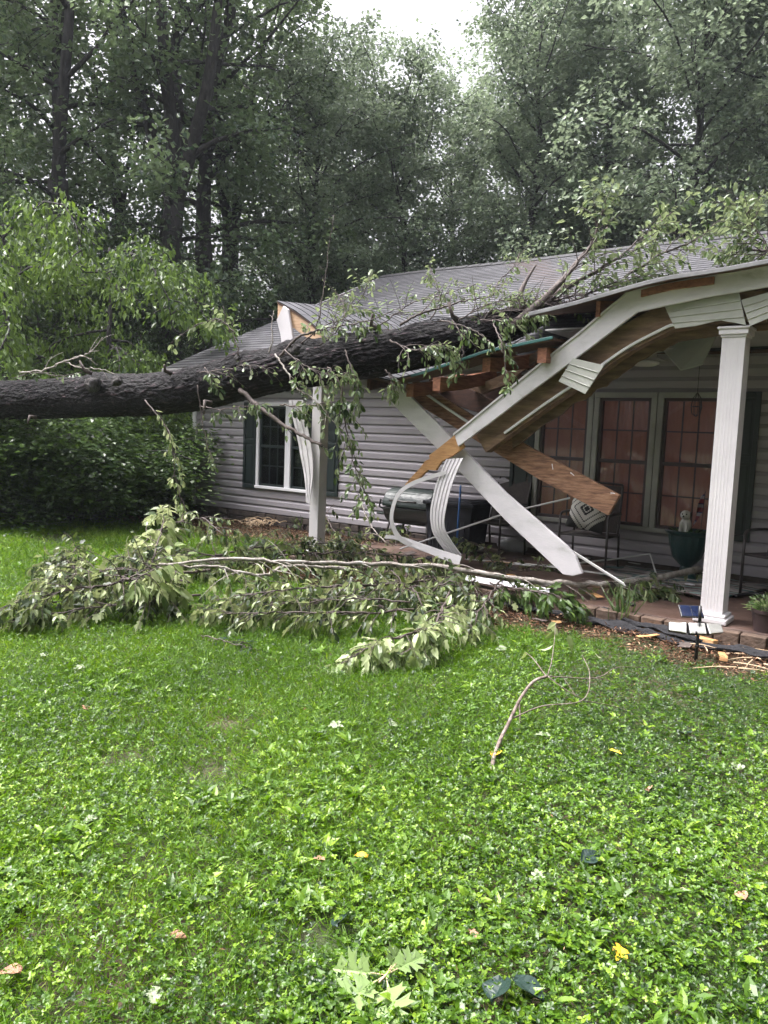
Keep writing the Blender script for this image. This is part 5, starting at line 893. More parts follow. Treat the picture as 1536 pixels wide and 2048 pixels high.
    ml.add(np.c_[X, Y, Z], np.c_[np.cos(a), np.sin(a), rg.normal(size=n)*.3], rg.normal(size=(n, 3))*.4+[0, 0, 1], L, L*rg.uniform(.12, .5, n), rg.uniform(0, 1, n)**1.5, T_FAR)
    tag(link('mulch', ml.mesh('mulch'), M['mulch']), kind='stuff')
lawn()
# ================================================================== ADDED UNSEEN TREES BEHIND THE CAMERA, KEEPING LOW SKY LIGHT OFF THE PORCH
BK = [(-135, 15, 'broad'), (-165, 16, 'broad'), (165, 16, 'broad'), (130, 16, 'broad'), (100, 17, 'broad'), (72, 17, 'broad'), (-150, 20, 'broad'), (180, 20, 'broad'), (148, 20, 'broad'), (-112, 21, 'broad'), (-130, 22, 'broad'), (115, 20, 'broad'), (86, 21, 'broad')]
BK += [(a_, 24+(i % 2)*2, 'broad') for i, a_ in enumerate((-175, -158, -142, 78, 92, 106, 122, 138, 155, 170))]
BK += [(a_, 11.5+.9*(i % 3), 'small') for i, a_ in enumerate(range(-165, 180, 15)) if a_ > 60 or a_ < -130]
BL = ['left behind the photographer', 'straight behind the photographer', 'just right behind the photographer', 'right behind the photographer', 'far right behind the photographer', 'right of the yard beyond the porch', 'second row at the left', 'second row straight behind', 'second row just right', 'second row left side', 'second row between the left trees', 'second row at the right', 'second row at the far right']
BL += ['%s in the back row' % q for q in 'farthest left,second from the left,third from the left,farthest right,second from the right,third from the right,fourth from the right,fifth from the right,sixth from the right,seventh from the right'.split(',')]
BL += ['the %s low young one going clockwise' % q for q in 'first second third fourth fifth sixth seventh eighth ninth tenth eleventh twelfth thirteenth fourteenth fifteenth sixteenth seventeenth'.split()][:len(BK)-len(BL)]
for (a, D, kd), l in zip(BK, BL):
    an = math.atan2(FW[1], FW[0])-math.radians(a); o = thing('tree', (D*math.cos(an), D*math.sin(an), 0), 'added unseen leafy tree across the yard, '+l, 'tree', 'added unseen trees across the yard'); o.rotation_euler.z = a; o.scale = (1.15, 1.15, 1.1 if kd != 'small' else .9)
    for nm, me in zip(('trunk', 'crown'), PROTO[kd]): c = bpy.data.objects.new(nm, me); COL.objects.link(c); c.parent = o
# ================================================================== THINGS ON THE PORCH
def patio_chair(x, y, rot, lab, m_frame=None, z0=.13, hb=.98):
    """ local frame: seat faces -Y """
    mf = m_frame or M['metal_dark']; o = thing('patio_chair', (x, y, z0), lab, 'chair'); R_ = Euler((0, 0, rot)).to_matrix(); Rn = np.array(R_); O = np.array([x, y, z0])
    W = lambda P: np.asarray(P, float)@Rn.T+O
    w2, d2 = .27, .27
    for s in (-1, 1):
        MB().tube(W([(s*w2, -d2, 0), (s*w2, -d2, .35), (s*w2, -d2, .63)]), .014, 8).build('leg', mf, o, smooth=True)
        MB().tube(W([(s*w2, d2+.05, 0), (s*w2, d2, .42)]), .014, 8).build('leg', mf, o, smooth=True)
        MB().tube(W(crom([(s*w2, -d2, .62), (s*w2, -d2+.06, .655), (s*w2, 0, .66), (s*w2, d2+.03, .64)], 5)), .015, 8).build('armrest', mf, o, smooth=True)
    b = MB(); b.tube(W(crom([(-w2+.01, d2, .40), (-w2+.02, d2+.08, .7), (-w2+.03, d2+.16, hb-.04), (-w2+.09, d2+.17, hb), (w2-.09, d2+.17, hb), (w2-.03, d2+.16, hb-.04), (w2-.02, d2+.08, .7), (w2-.01, d2, .40)], 5)), .014, 8); b.build('back_frame', mf, o, smooth=True)
    b = MB().tube(W([(-w2, -d2, .42), (w2, -d2, .42), (w2, d2, .40), (-w2, d2, .40), (-w2, -d2, .42)]), .013, 8); b.build('seat_frame', mf, o, smooth=True)
    q = crom([(0, -d2, .425), (0, 0, .405), (0, d2, .405)], 6); MB().strip(W(q+[-w2+.01, 0, 0]), W(q+[w2-.01, 0, 0]), (0, 0, .008)).build('seat', M['sling'], o)
    q = crom([(0, d2-.005, .42), (0, d2+.075, .7), (0, d2+.165, hb-.02)], 6); MB().strip(W(q+[-w2+.03, 0, 0]), W(q+[w2-.03, 0, 0]), tuple(Rn@np.array([0, .008, 0]))).build('backrest', M['sling'], o)
    return o
patio_chair(-3.40, 8.45, .12, 'dark metal patio chair holding the patterned pillow behind the plank end')
patio_chair(-4.72, 8.6, -.1, 'dark patio chair in the shade beside the left porch shutter')
patio_chair(-1.35, 8.35, -.35, 'dark patio chair behind the fluted column')
def pillow(x, y, z, rot, lab):
    n = 18; u = np.linspace(-1, 1, n); U, V = np.meshgrid(u, u); th = .075*(1-U**4)*(1-V**4)**.8; ed = 1-.07*(np.abs(U*V))**1.5; mb = MB(); mb.smooth = True
    for s in (-1, 1):
        P = np.stack([U*.22*(1-.06*(1-V**2)), s*th-.0, V*.22*(1-.06*(1-U**2))], -1).reshape(-1, 3); idx = np.arange(n*n).reshape(n, n)
        mb.add(P, [(idx[i, j], idx[i, j+1], idx[i+1, j+1], idx[i+1, j]) if s < 0 else (idx[i, j], idx[i+1, j], idx[i+1, j+1], idx[i, j+1]) for i in range(n-1) for j in range(n-1)])
    o = mb.build('throw_pillow', M['pillow'], None); o.location = (x, y, z); o.rotation_euler = rot; tag(o, lab, 'pillow')
pillow(-3.42, 8.42, .80, (-.28, .12, .1), 'white pillow with black diamond pattern leaning on the chair by the window')
pillow(-1.30, 8.28, .78, (-.3, -.1, -.35), 'white patterned pillow on the chair behind the column')
# covered grill left of the slab
g = onY(830, 1045, 8.55); gx = g[0]
gr_ = thing('barrel_grill', (gx, 8.55, .13), 'dark green covered grill with a side handle before the siding', 'grill')
mb = MB(); a_ = np.linspace(0, 2*PI, 25)[:-1]; xs = np.linspace(-.36, .36, 8)
def cyl(c, r, L, n=24, sq=1.0, lo=0, hi=2*PI): return [(c[0]-L/2, c[1]+r*math.cos(t), c[2]+r*sq*math.sin(t)) for t in np.linspace(lo, hi, n)]
mb.prism(cyl((gx, 8.55, .62), .25, .74, 20, .95, PI, 2*PI), (.74, 0, 0)); mb.build('body', M['plastic_black'], gr_, bevel=.01)
MB().prism(cyl((gx, 8.55, .63), .262, .76, 20, .9, 0, PI), (.76, 0, 0)).build('lid', M['grill'], gr_, bevel=.012, rough=.012)
MB().tube([(gx-.2, 8.26, .72), (gx-.2, 8.22, .72), (gx+.2, 8.22, .72), (gx+.2, 8.26, .72)], .012, 8).build('handle', M['metal_dark'], gr_, smooth=True)
MB().tube([(gx-.40, 8.42, .66), (gx-.50, 8.42, .70), (gx-.52, 8.42, .60), (gx-.40, 8.42, .56)], .014, 8).build('side_handle', M['plastic_black'], gr_, smooth=True)
for s in (-1, 1):
    for t in (-1, 1): MB().tube([(gx+s*.30, 8.55+t*.16, .45), (gx+s*.36, 8.55+t*.22, .13)], .016, 8).build('leg', M['metal_dark'], gr_, smooth=True)
for t in (-1, 1): 
    o = MB().prism([(gx-.44, 8.55+t*.25, .23)+np.array([.10*math.cos(q), 0, .10*math.sin(q)]) for q in a_], (0, .04, 0)).build('wheel', M['plastic_black'], gr_, bevel=.012)
MB().span((gx-.52, 8.36, .50), (gx-.39, 8.74, .525)).build('side_shelf', M['grill'], gr_, bevel=.006)
# storage tote, folded chair, heap of dark things
def at8(x, y, Y=8.4): return onY(x, y, Y)
p = at8(915, 1040, 8.5); t_ = thing('storage_tote', (p[0], 8.5, .13), 'dark navy storage tote with a lid against the siding', 'storage box')
b = MB(); X, Y = p[0], 8.5; V = [(X-.30, Y-.2, .14), (X+.30, Y-.2, .14), (X+.30, Y+.2, .14), (X-.30, Y+.2, .14), (X-.35, Y-.24, .72), (X+.35, Y-.24, .72), (X+.35, Y+.24, .72), (X-.35, Y+.24, .72)]
b.add(V, [(0, 3, 2, 1), (4, 5, 6, 7), (0, 1, 5, 4), (1, 2, 6, 5), (2, 3, 7, 6), (3, 0, 4, 7)])
for k in range(5): b.box((X-.24+k*.12, Y-.222, .42), (.02, .03, .5), (-.07, 0, 0))
b.build('bin', M['navy'], t_, bevel=.015); b = MB().box((X, Y, .745), (.76, .54, .05)); b.box((X, Y, .775), (.64, .42, .03)); b.build('lid', M['navy'], t_, bevel=.012)
p = at8(911, 1040, 8.1); tag(MB().tube([(p[0], 8.15, .13), (p[0]-.01, 8.2, 1.0)], .013, 8).build('blue_pole', M['blue'], None, (p[0], 8.15, .13), smooth=True), 'thin bright blue pole standing before the navy tote', 'pole')
def folding_chair(x, y, rot, lab, sc_=1., lean=.5):
    o = thing('folding_chair', (x, y, .13), lab, 'folding chair'); Rn = np.array(Euler((lean, 0, rot)).to_matrix())*sc_; O = np.array([x, y, .13]); W = lambda P: np.asarray(P, float)@Rn.T+O
    for s in (-1, 1):
        MB().tube(W([(s*.26, -.22, .02), (s*.26, .24, .48)]), .011, 7).build('leg', M['metal_dark'], o, smooth=True); MB().tube(W([(s*.23, .22, .02), (s*.23, -.20, .48)]), .011, 7).build('leg', M['metal_dark'], o, smooth=True)
        MB().tube(W([(s*.26, .20, .3), (s*.28, .26, .92)]), .011, 7).build('back_post', M['metal_dark'], o, smooth=True)
    q = crom([(0, -.22, .46), (0, 0, .40), (0, .24, .44)], 5); MB().strip(W(q+[-.25, 0, 0]), W(q+[.25, 0, 0]), (0, 0, .01)).build('seat', M['navy'], o)
    q = crom([(0, .24, .44), (0, .29, .66), (0, .27, .9)], 5); MB().strip(W(q+[-.27, 0, 0]), W(q+[.27, 0, 0]), (0, .012, 0)).build('backrest', M['navy'], o)
p = onZ(985, 1095, .13); folding_chair(p[0], p[1]+.25, .5, 'toppled dark folding chair behind the fallen fascia beam', .95, -.7)
p = onZ(1010, 1100, .13); folding_chair(p[0]+.1, p[1]+.55, -.5, 'dark folding chair lying against the wall near the white bag', .8, -.35)
p = onZ(1022, 1103, .13)
mb = MB(); mb.smooth = True; mb.ball((p[0], p[1]+.1, .20), (.24, .15, .10), 22, 14, lambda V: V*(1+.35*(fbm(V*9, 2)-.5)[:, None])); tag(mb.build('plastic_bag', M['bag'], None, (p[0], p[1]+.1, .13)), 'crumpled white plastic bag on the shaded porch floor', 'bag')
# urn planter with dog statue and flag
ux, uy = onY(1378, 1060, 8.65)[0], 8.65
ur = thing('urn_planter', (ux, uy, .13), 'teal ribbed pedestal urn planter below the right porch window', 'planter')
MB().lathe((ux, uy, .13), [(.13, 0), (.14, .02), (.12, .05), (.07, .09), (.06, .16), (.10, .20), (.15, .26), (.19, .40), (.205, .50), (.24, .53), (.245, .55), (.225, .555), (.20, .52), (.05, .50)], 48, .022, 16).build('bowl', M['urn'], ur, smooth='auto')
MB().lathe((ux, uy, .13), [(.18, .485), (.19, .50), (.1, .515), (.02, .52)], 20).build('soil', M['mulch'], ur)
lf = Leaves(); rg = np.random.default_rng(4); n = 60; a = rg.uniform(0, 2*PI, n); lf.add(np.stack([ux+.14*np.cos(a), uy+.14*np.sin(a), np.full(n, .65)], 1), np.stack([np.cos(a), np.sin(a), rg.uniform(-.1, 1.2, n)], 1), rdir(rg, n)+[0, 0, 1], rg.uniform(.05, .11, n), .04, rg.uniform(0, .5, n)); link('leaves', lf.mesh('leaves', wloc(ur)), M['lf_shrub'], ur)
dx, dy, dz = ux-.03, uy-.06, .655
dg = thing('dog_statue', (dx, dy, dz), 'small white sitting dog statue on the teal urn', 'statue')
mb = MB(); mb.smooth = True; mb.ball((dx, dy+.02, dz+.085), (.06, .065, .085)); mb.ball((dx, dy, dz+.195), (.056, .054, .052)); mb.ball((dx, dy-.05, dz+.18), (.026, .032, .022)); mb.ball((dx-.03, dy-.045, dz+.03), (.02, .03, .04)); mb.ball((dx+.03, dy-.045, dz+.03), (.02, .03, .04)); mb.tube([(dx-.027, dy-.045, dz+.12), (dx-.03, dy-.055, dz+.02)], .017, 8); mb.tube([(dx+.027, dy-.045, dz+.12), (dx+.03, dy-.055, dz+.02)], .017, 8); mb.build('body', M['plaster'], dg)
mb = MB(); mb.smooth = True
for s in (-1, 1): mb.ball((dx+s*.052, dy+.005, dz+.20), (.014, .02, .034), 8, 6)
mb.build('ears', M['pot'], dg)
mb = MB(); [mb.ball((dx+s*.021, dy-.047, dz+.207), .0085, 8, 6) for s in (-1, 1)]; mb.ball((dx, dy-.082, dz+.186), .010, 8, 6); mb.build('eyes_and_nose', M['plastic_black'], dg)
fx, fy = ux+.11, uy+.03
fg = thing('small_flag', (fx, fy, .64), 'small striped flag drooping on a stick in the teal urn', 'flag')
MB().tube([(fx, fy, .60), (fx+.02, fy, 1.12)], .004, 6).build('stick', M['pot'], fg)
t = np.linspace(0, 1, 9); A_ = np.stack([fx+.018-.0*t, fy+0*t, 1.10-.32*t*.6], 1); B_ = np.stack([fx-.02-.07*t, fy-.03*np.sin(t*7), 1.06-.36*t], 1); MB().strip(A_, B_, (0, .003, 0)).build('cloth', M['flag'], fg)
# hanging wire chime under the ceiling
h = onY(1393, 812, 8.3); hc = thing('hanging_wire_basket', (h[0], 8.3, 2.64), 'small dark wire basket hanging before the right porch window', 'hanging basket')
mb = MB(); mb.tube([(h[0], 8.3, 2.64), (h[0], 8.3, 2.14)], .003, 5); mb.build('chain', M['metal_dark'], hc)
mb = MB(); 
for k in range(8): a = k*PI/4; mb.tube([(h[0]+.055*s*math.cos(a), 8.3+.055*s*math.sin(a), z) for s, z in ((.1, 2.14), (.8, 2.08), (1, 2.0), (.8, 1.93), (.1, 1.9))], .003, 5)
mb.tube([(h[0]+.055*math.cos(q), 8.3+.055*math.sin(q), 2.0) for q in np.linspace(0, 2*PI, 17)], .003, 5); mb.build('cage', M['metal_dark'], hc)
# rug, hose and debris on the porch floor
def sheet_on_floor(name, corners, m, lab, cat, amp=.015, n=24, z=.135, th=.006, seed=0):
    c = np.array([onZ(*q, z) for q in corners]); u = np.linspace(0, 1, n); U, V = np.meshgrid(u, u); P = (c[0]*(1-U)[..., None]+c[1]*U[..., None])*(1-V)[..., None]+(c[3]*(1-U)[..., None]+c[2]*U[..., None])*V[..., None]
    P[..., 2] = z+th+amp*2*np.clip(fbm(P*[2.5, 6, 1]+seed, 9+seed, 3)-.35, 0, 1); idx = np.arange(n*n).reshape(n, n); mb = MB(); mb.smooth = True
    Pf = P.reshape(-1, 3); mb.add(Pf, [(idx[i, j], idx[i, j+1], idx[i+1, j+1], idx[i+1, j]) for i in range(n-1) for j in range(n-1)]); o = mb.build(name, m, None, Pf.mean(0)); s = o.modifiers.new('thickness', 'SOLIDIFY'); s.thickness = th; return tag(o, lab, cat)
sheet_on_floor('striped_rug', [(1195, 1150), (1420, 1205), (1600, 1165), (1290, 1120)], M['rug'], 'rumpled grey striped rug on the porch floor behind the column', 'rug', .05)
hz = pz([(1470, 1192, .15), (1500, 1188, .16), (1540, 1192, .16), (1590, 1190, .15)]); tag(MB().tube(crom(hz, 6), .02, 8).build('black_hose', M['plastic_black'], None, hz[0], smooth=True), 'thick black hose end on the porch floor right of the column', 'hose')
dfr = thing('screen_frame', onZ(1120, 1130, .13), 'thin white screen frame lying bent on the porch floor', 'frame')
mb = MB(); F0 = pz([(930, 1118, .15), (1100, 1132, .16), (1230, 1118, .26), (1300, 1108, .33), (1312, 1146, .2), (1200, 1170, .15), (1040, 1160, .15)]); mb.tube(F0, .010, 5); mb.build('rail', M['trim'], dfr)
rs = random.Random(11)
DB = [((1225, 1140), 'teal', 'teal shard lying left on the striped rug', .2), ((1290, 1160), 'teal', 'teal shard lying on the front of the striped rug', .26), ((1330, 1165), 'urn', 'thin teal sliver at the middle of the striped rug', .22), ((1180, 1150), 'trim', 'white strip of trim left of the rug', .3), ((1110, 1140), 'trim', 'white strip of trim under the fascia beam end', .32), ((1000, 1130), 'wood_rim', 'tan wood splinter on the porch floor', .4), ((1040, 1135), 'trim', 'grey siding shard on the porch floor edge', .3), ((1380, 1175), 'trim_white', 'small white chip beside the column', .09), ((1260, 1130), 'trim_tan', 'dull grey shard behind the rug', .25), ((1345, 1140), 'plaster', 'broken white piece near the urn foot', .2), ((1150, 1120), 'trim_tan', 'dull strip leaning near the chair legs', .34), ((1410, 1150), 'plaster', 'pale broken plate piece behind the column', .16)]
for i, (q, m_, l, L) in enumerate(DB):
    c = onZ(*q, .15); a = rs.uniform(-.5, .5); d = np.array([math.cos(a), math.sin(a), rs.uniform(-.05, .1)]); s_ = np.array([-d[1], d[0], 0])*rs.uniform(.03, .07); c = c+(0, 0, .03)
    tag(MB().prism([c-d*L/2-s_, c+d*L*.45-s_*.8, c+d*L*.55+s_*.5, c-d*L*.4+s_], (0, 0, .008)).build('debris_shard', M[m_], None, c, bevel=.002), l, 'shard', 'broken pieces on the porch floor')
rs = random.Random(21)
for i in range(22):
    c = np.array([rs.uniform(-5.6, -1.9), rs.uniform(6.7, 7.9), .14+rs.uniform(0, .02)]) if i < 14 else np.array([rs.uniform(-4.2, -1.2), rs.uniform(6.05, 6.5), .035]); a = rs.uniform(0, PI); L = rs.uniform(.06, .2); d = np.array([math.cos(a), math.sin(a), rs.uniform(-.1, .25)]); s_ = np.array([-d[1], d[0], rs.uniform(-.1, .1)])*rs.uniform(.02, .06)
    k = i % 3; tag(MB().prism([c-d*L/2-s_, c-s_*1.2, c+d*L*.5-s_*.5, c+d*L*.42+s_, c-d*L*.1+s_*.7, c-d*L*.5+s_], (0, 0, .006 if k else .014)).build(('shingle_scrap', 'bark_chip', 'wood_sliver')[k], M[('fabric_black', 'bark_twig', 'wood_raw')[k]], None, c, bevel=.001, rough=.004), ('dark shingle scrap among the debris at the broken porch', 'dark bark chip among the debris at the broken porch', 'pale wood sliver among the debris at the broken porch')[k], ('scrap', 'bark chip', 'wood sliver')[k], ('shingle scraps at the broken porch', 'bark chips at the broken porch', 'wood slivers at the broken porch')[k])
# white pieces on the ground behind the heap
for i, (a, b_, l) in enumerate((((935, 1152), (1030, 1168), 'white trim piece under the pale limb at the porch edge, left one'), ((1035, 1166), (1112, 1182), 'white trim piece under the pale limb at the porch edge, right one'))):
    A_, B_ = onZ(*a, .2), onZ(*b_, .2); tag(MB().strip([A_, B_], [A_+(.02, -.10, -.03), B_+(.02, -.10, -.03)], (0, 0, .012)).build('trim_piece', M['trim_white'], None, A_, bevel=.003), l, 'trim piece')
for i, (q, L, a, m_, l) in enumerate((((1295, 1258), .42, -.25, 'wood_raw', 'split orange wood splinter behind the solar light, left one'), ((1385, 1278), .40, -.1, 'wood_raw', 'split orange wood splinter behind the solar light, right one'), ((1350, 1225), .2, .2, 'wood_rim', 'short tan wood chunk on the porch edge'), ((1520, 1262), .16, -1.2, 'straw', 'short pale wood stick near the flower pot'))):
    c = onZ(*q, .03); d = np.array([math.cos(a), math.sin(a), 0]); s_ = np.array([-d[1], d[0], 0])*(.045 if i < 2 else .018)
    tag(MB().prism([c-d*L/2, c-d*L*.2-s_, c+d*L*.45-s_*.9, c+d*L*.5+s_*.2, c+d*L*.1+s_, c-d*L*.3+s_*.6], (0, 0, .03)).build('wood_splinter', M[m_], None, c, bevel=.004, rough=.006), l, 'wood splinter')
# solar light
s0_ = onZ(1391, 1325, 0); sx, sy = s0_[0], s0_[1]; def_ = lambda x, y: onY(x, y, sy)
sol = thing('solar_spotlight', (sx, sy, 0), 'black solar light on a stake with three ribbed white lamp heads', 'solar light')
MB().tube([(sx, sy, -.05), (sx+.003, sy, .30)], .012, 10).build('stake', M['plastic_black'], sol, smooth=True)
MB().tube([(sx+.002, sy, .115), (sx+.002, sy, .135)], .0155, 10).build('collar', M['metal_dark'], sol, smooth=True)
MB().tube([(sx+.003, sy+.02, .29), (sx-.01, sy+.04, .42)], .012, 8).build('neck', M['plastic_black'], sol, smooth=True)
hz_ = def_(1392, 1255)[2]; Rv = RT.copy(); Rv[2] = 0; Rv /= np.linalg.norm(Rv); Fv = np.array([-Rv[1], Rv[0], 0])
for k in (-1, 0, 1):
    c = np.array([sx, sy-.02, hz_])+Rv*k*.138-Fv*(0 if k == 0 else -.02); cy_ = k*.25; u = Rv*math.cos(cy_)+Fv*abs(math.sin(cy_))*1.; u = Rv*math.cos(cy_)+Fv*math.sin(cy_)*(1); upv = np.array([0, 0, 1.])*math.cos(.6)+np.cross((0, 0, 1.), u)*math.sin(.6); nv = np.cross(u, upv)
    hh = .045; hw = .066; tp = .012 if k else 0
    P = [c-u*hw-upv*(hh-(tp if k < 0 else 0)), c-u*(hw-.008)-upv*(hh-(tp if k < 0 else 0)-0), c+u*hw-upv*(hh-(tp if k > 0 else 0)), c+u*hw+upv*(hh-(tp if k > 0 else 0)), c-u*hw+upv*(hh-(tp if k < 0 else 0))]
    hd = MB().prism(P, -nv*.035).build('lamp_head', M['plastic_black'], sol, bevel=.008)
    Q = [c+(q-c)*.90+nv*.004 for q in P]; MB().prism(Q, -nv*.01).build('lens', M['lens'], hd, bevel=.004)
    rb = MB()
    for j in range(8): z = -.8*hh+1.6*hh*j/7; rb.tube([c-u*hw*.84+upv*z*.9+nv*.005, c+u*hw*.84+upv*z*.9+nv*.005], .0016, 4)
    rb.build('lens_rib', M['trim_tan'], hd)
mb = MB(); mb.smooth = True; mb.ball((sx, sy-.045, hz_-.028), .010, 10, 7); mb.build('sensor', M['plastic_black'], sol)
c = onY(1382, 1223, sy+.05); R3 = np.array(Euler((math.radians(62), 0, .64)).to_matrix()); 
mb = MB(); mb.box(c, (.17, .115, .014), (math.radians(38), 0, .60)); pn = mb.build('solar_panel', M['plastic_black'], sol, bevel=.004); mb = MB(); Rm = np.array(Euler((math.radians(38), 0, .60)).to_matrix())
for i in (-1, 1): mb.box(c+Rm@np.array([i*.039, 0, .0075]), (.074, .1, .003), (math.radians(38), 0, .60))
mb.build('cell', M['solar'], pn)
# weed fabric strip
def fabric(path, wd, z0, seed, lab):
    C_ = crom(np.array(pz(path)), 12); T = np.gradient(C_, axis=0); T /= np.linalg.norm(T, axis=1)[:, None]; s_ = np.stack([-T[:, 1], T[:, 0], T[:, 2]*0], 1); n = 14; V = []
    for j in range(n):
        v = j/(n-1)-.5; P = C_+s_*v*wd*(1+.35*np.sin(np.arange(len(C_))*.31+seed)[:, None]); P[:, 2] = z0+.05*np.clip(fbm(P*[4, 14, 1]+seed, 4, 3)-.3, 0, 1)*2+.02*math.cos(v*9); V.append(P)
    m_ = len(C_); mb = MB(); mb.smooth = True; mb.add(np.vstack(V), [(j*m_+i, j*m_+i+1, (j+1)*m_+i+1, (j+1)*m_+i) for j in range(n-1) for i in range(m_-1)]); o = mb.build('weed_fabric', M['fabric_black'], None, C_[0]); q = o.modifiers.new('thickness', 'SOLIDIFY'); q.thickness = .004; tag(o, lab, 'weed fabric')
fabric([(1010, 1212, .02), (1120, 1228, .02), (1230, 1252, .02), (1340, 1278, .02), (1440, 1296, .02), (1580, 1325, .02)], .17, .02, 1, 'crumpled black weed fabric strip running along the mulch bed')
fabric([(1080, 1214, .02), (1180, 1230, .02), (1290, 1262, .02), (1400, 1290, .02)], .08, .05, 5, 'narrow fold of black weed fabric lying on the wide strip')
# iris clumps
def iris(q, n, h, lab, seed, z=0):
    rg = np.random.default_rng(seed); b0 = onZ(*q, z); lf = Leaves(); P = b0+np.c_[rg.normal(size=(n, 2))*.035, np.zeros(n)]; D = np.c_[rg.normal(size=(n, 2))*.28, np.ones(n)]; L = rg.uniform(.6, 1, n)*h
    lf.add(P, D, rg.normal(size=(n, 3))*[1, 1, .1], L, rg.uniform(.010, .02, n), rg.uniform(.1, .7, n), T_BLADE); tag(link('iris_clump', lf.mesh('iris', b0), M['lf_shrub'], None, b0), lab, 'plant')
iris((1243, 1250), 34, .46, 'tall bladed iris clump in the bed left of the solar light', 1); iris((918, 1110), 12, .3, 'thin bladed iris clump below the curved fluted strip', 2, .1); iris((600, 1060), 26, .35, 'grassy clump left of the plain post', 3)
# potted plant right
pp_ = onZ(1530, 1262, .13); pt = thing('potted_plant', pp_, 'dark pot with bushy green plant at the right edge of the porch', 'potted plant'); MB().lathe(pp_, [(.085, 0), (.11, .15), (.122, .155), (.122, .18), (.11, .18), (.10, .16), (.02, .155)], 28).build('pot', M['pot'], pt, smooth='auto')
lf = Leaves(); rg = np.random.default_rng(6); n = 260; d = rdir(rg, n); d[:, 2] = np.abs(d[:, 2])*.8; lf.add(pp_+[0, 0, .17]+d*rg.uniform(.03, .15, (n, 1)), d+[0, 0, .1], rdir(rg, n)+[0, 0, 1.2], rg.uniform(.03, .06, n), .03, rg.uniform(.2, 1, n)); link('leaves', lf.mesh('leaves', pp_), M['lf_trunk'], pt)
# heap of dry fronds and straw sticks
def sticks(q, n, L, r, lab, m_='straw', spread=.3, hh=.1, name='dry_fronds', cat='dry leaves', flat=.25, seed=1, cv=.12):
    rs = random.Random(seed); b0 = onZ(*q, 0.02); mb = MB()
    for i in range(n):
        a = rs.uniform(0, 2*PI); p0 = b0+np.array([rs.gauss(0, spread*.4), rs.gauss(0, spread*.4), rs.uniform(0, hh)]); d = np.array([math.cos(a), math.sin(a), rs.uniform(-.1, flat)])*L*rs.uniform(.5, 1); mb.tube(crom([p0, p0+d*.5+[0, 0, L*cv], p0+d-[0, 0, L*.03]], 4), np.linspace(r, r*.4, 9), 4)
    tag(mb.build(name, M[m_], None, b0), lab, cat)
sticks((520, 1052), 46, .28, .007, 'heap of curled dry tan fronds below the left window', hh=.09, seed=3); sticks((1500, 1322), 16, .34, .006, 'scattered pale straw sticks at the right end of the black fabric', hh=.03, spread=.5, name='straw_sticks', cat='sticks', flat=.05, seed=5, cv=.01)
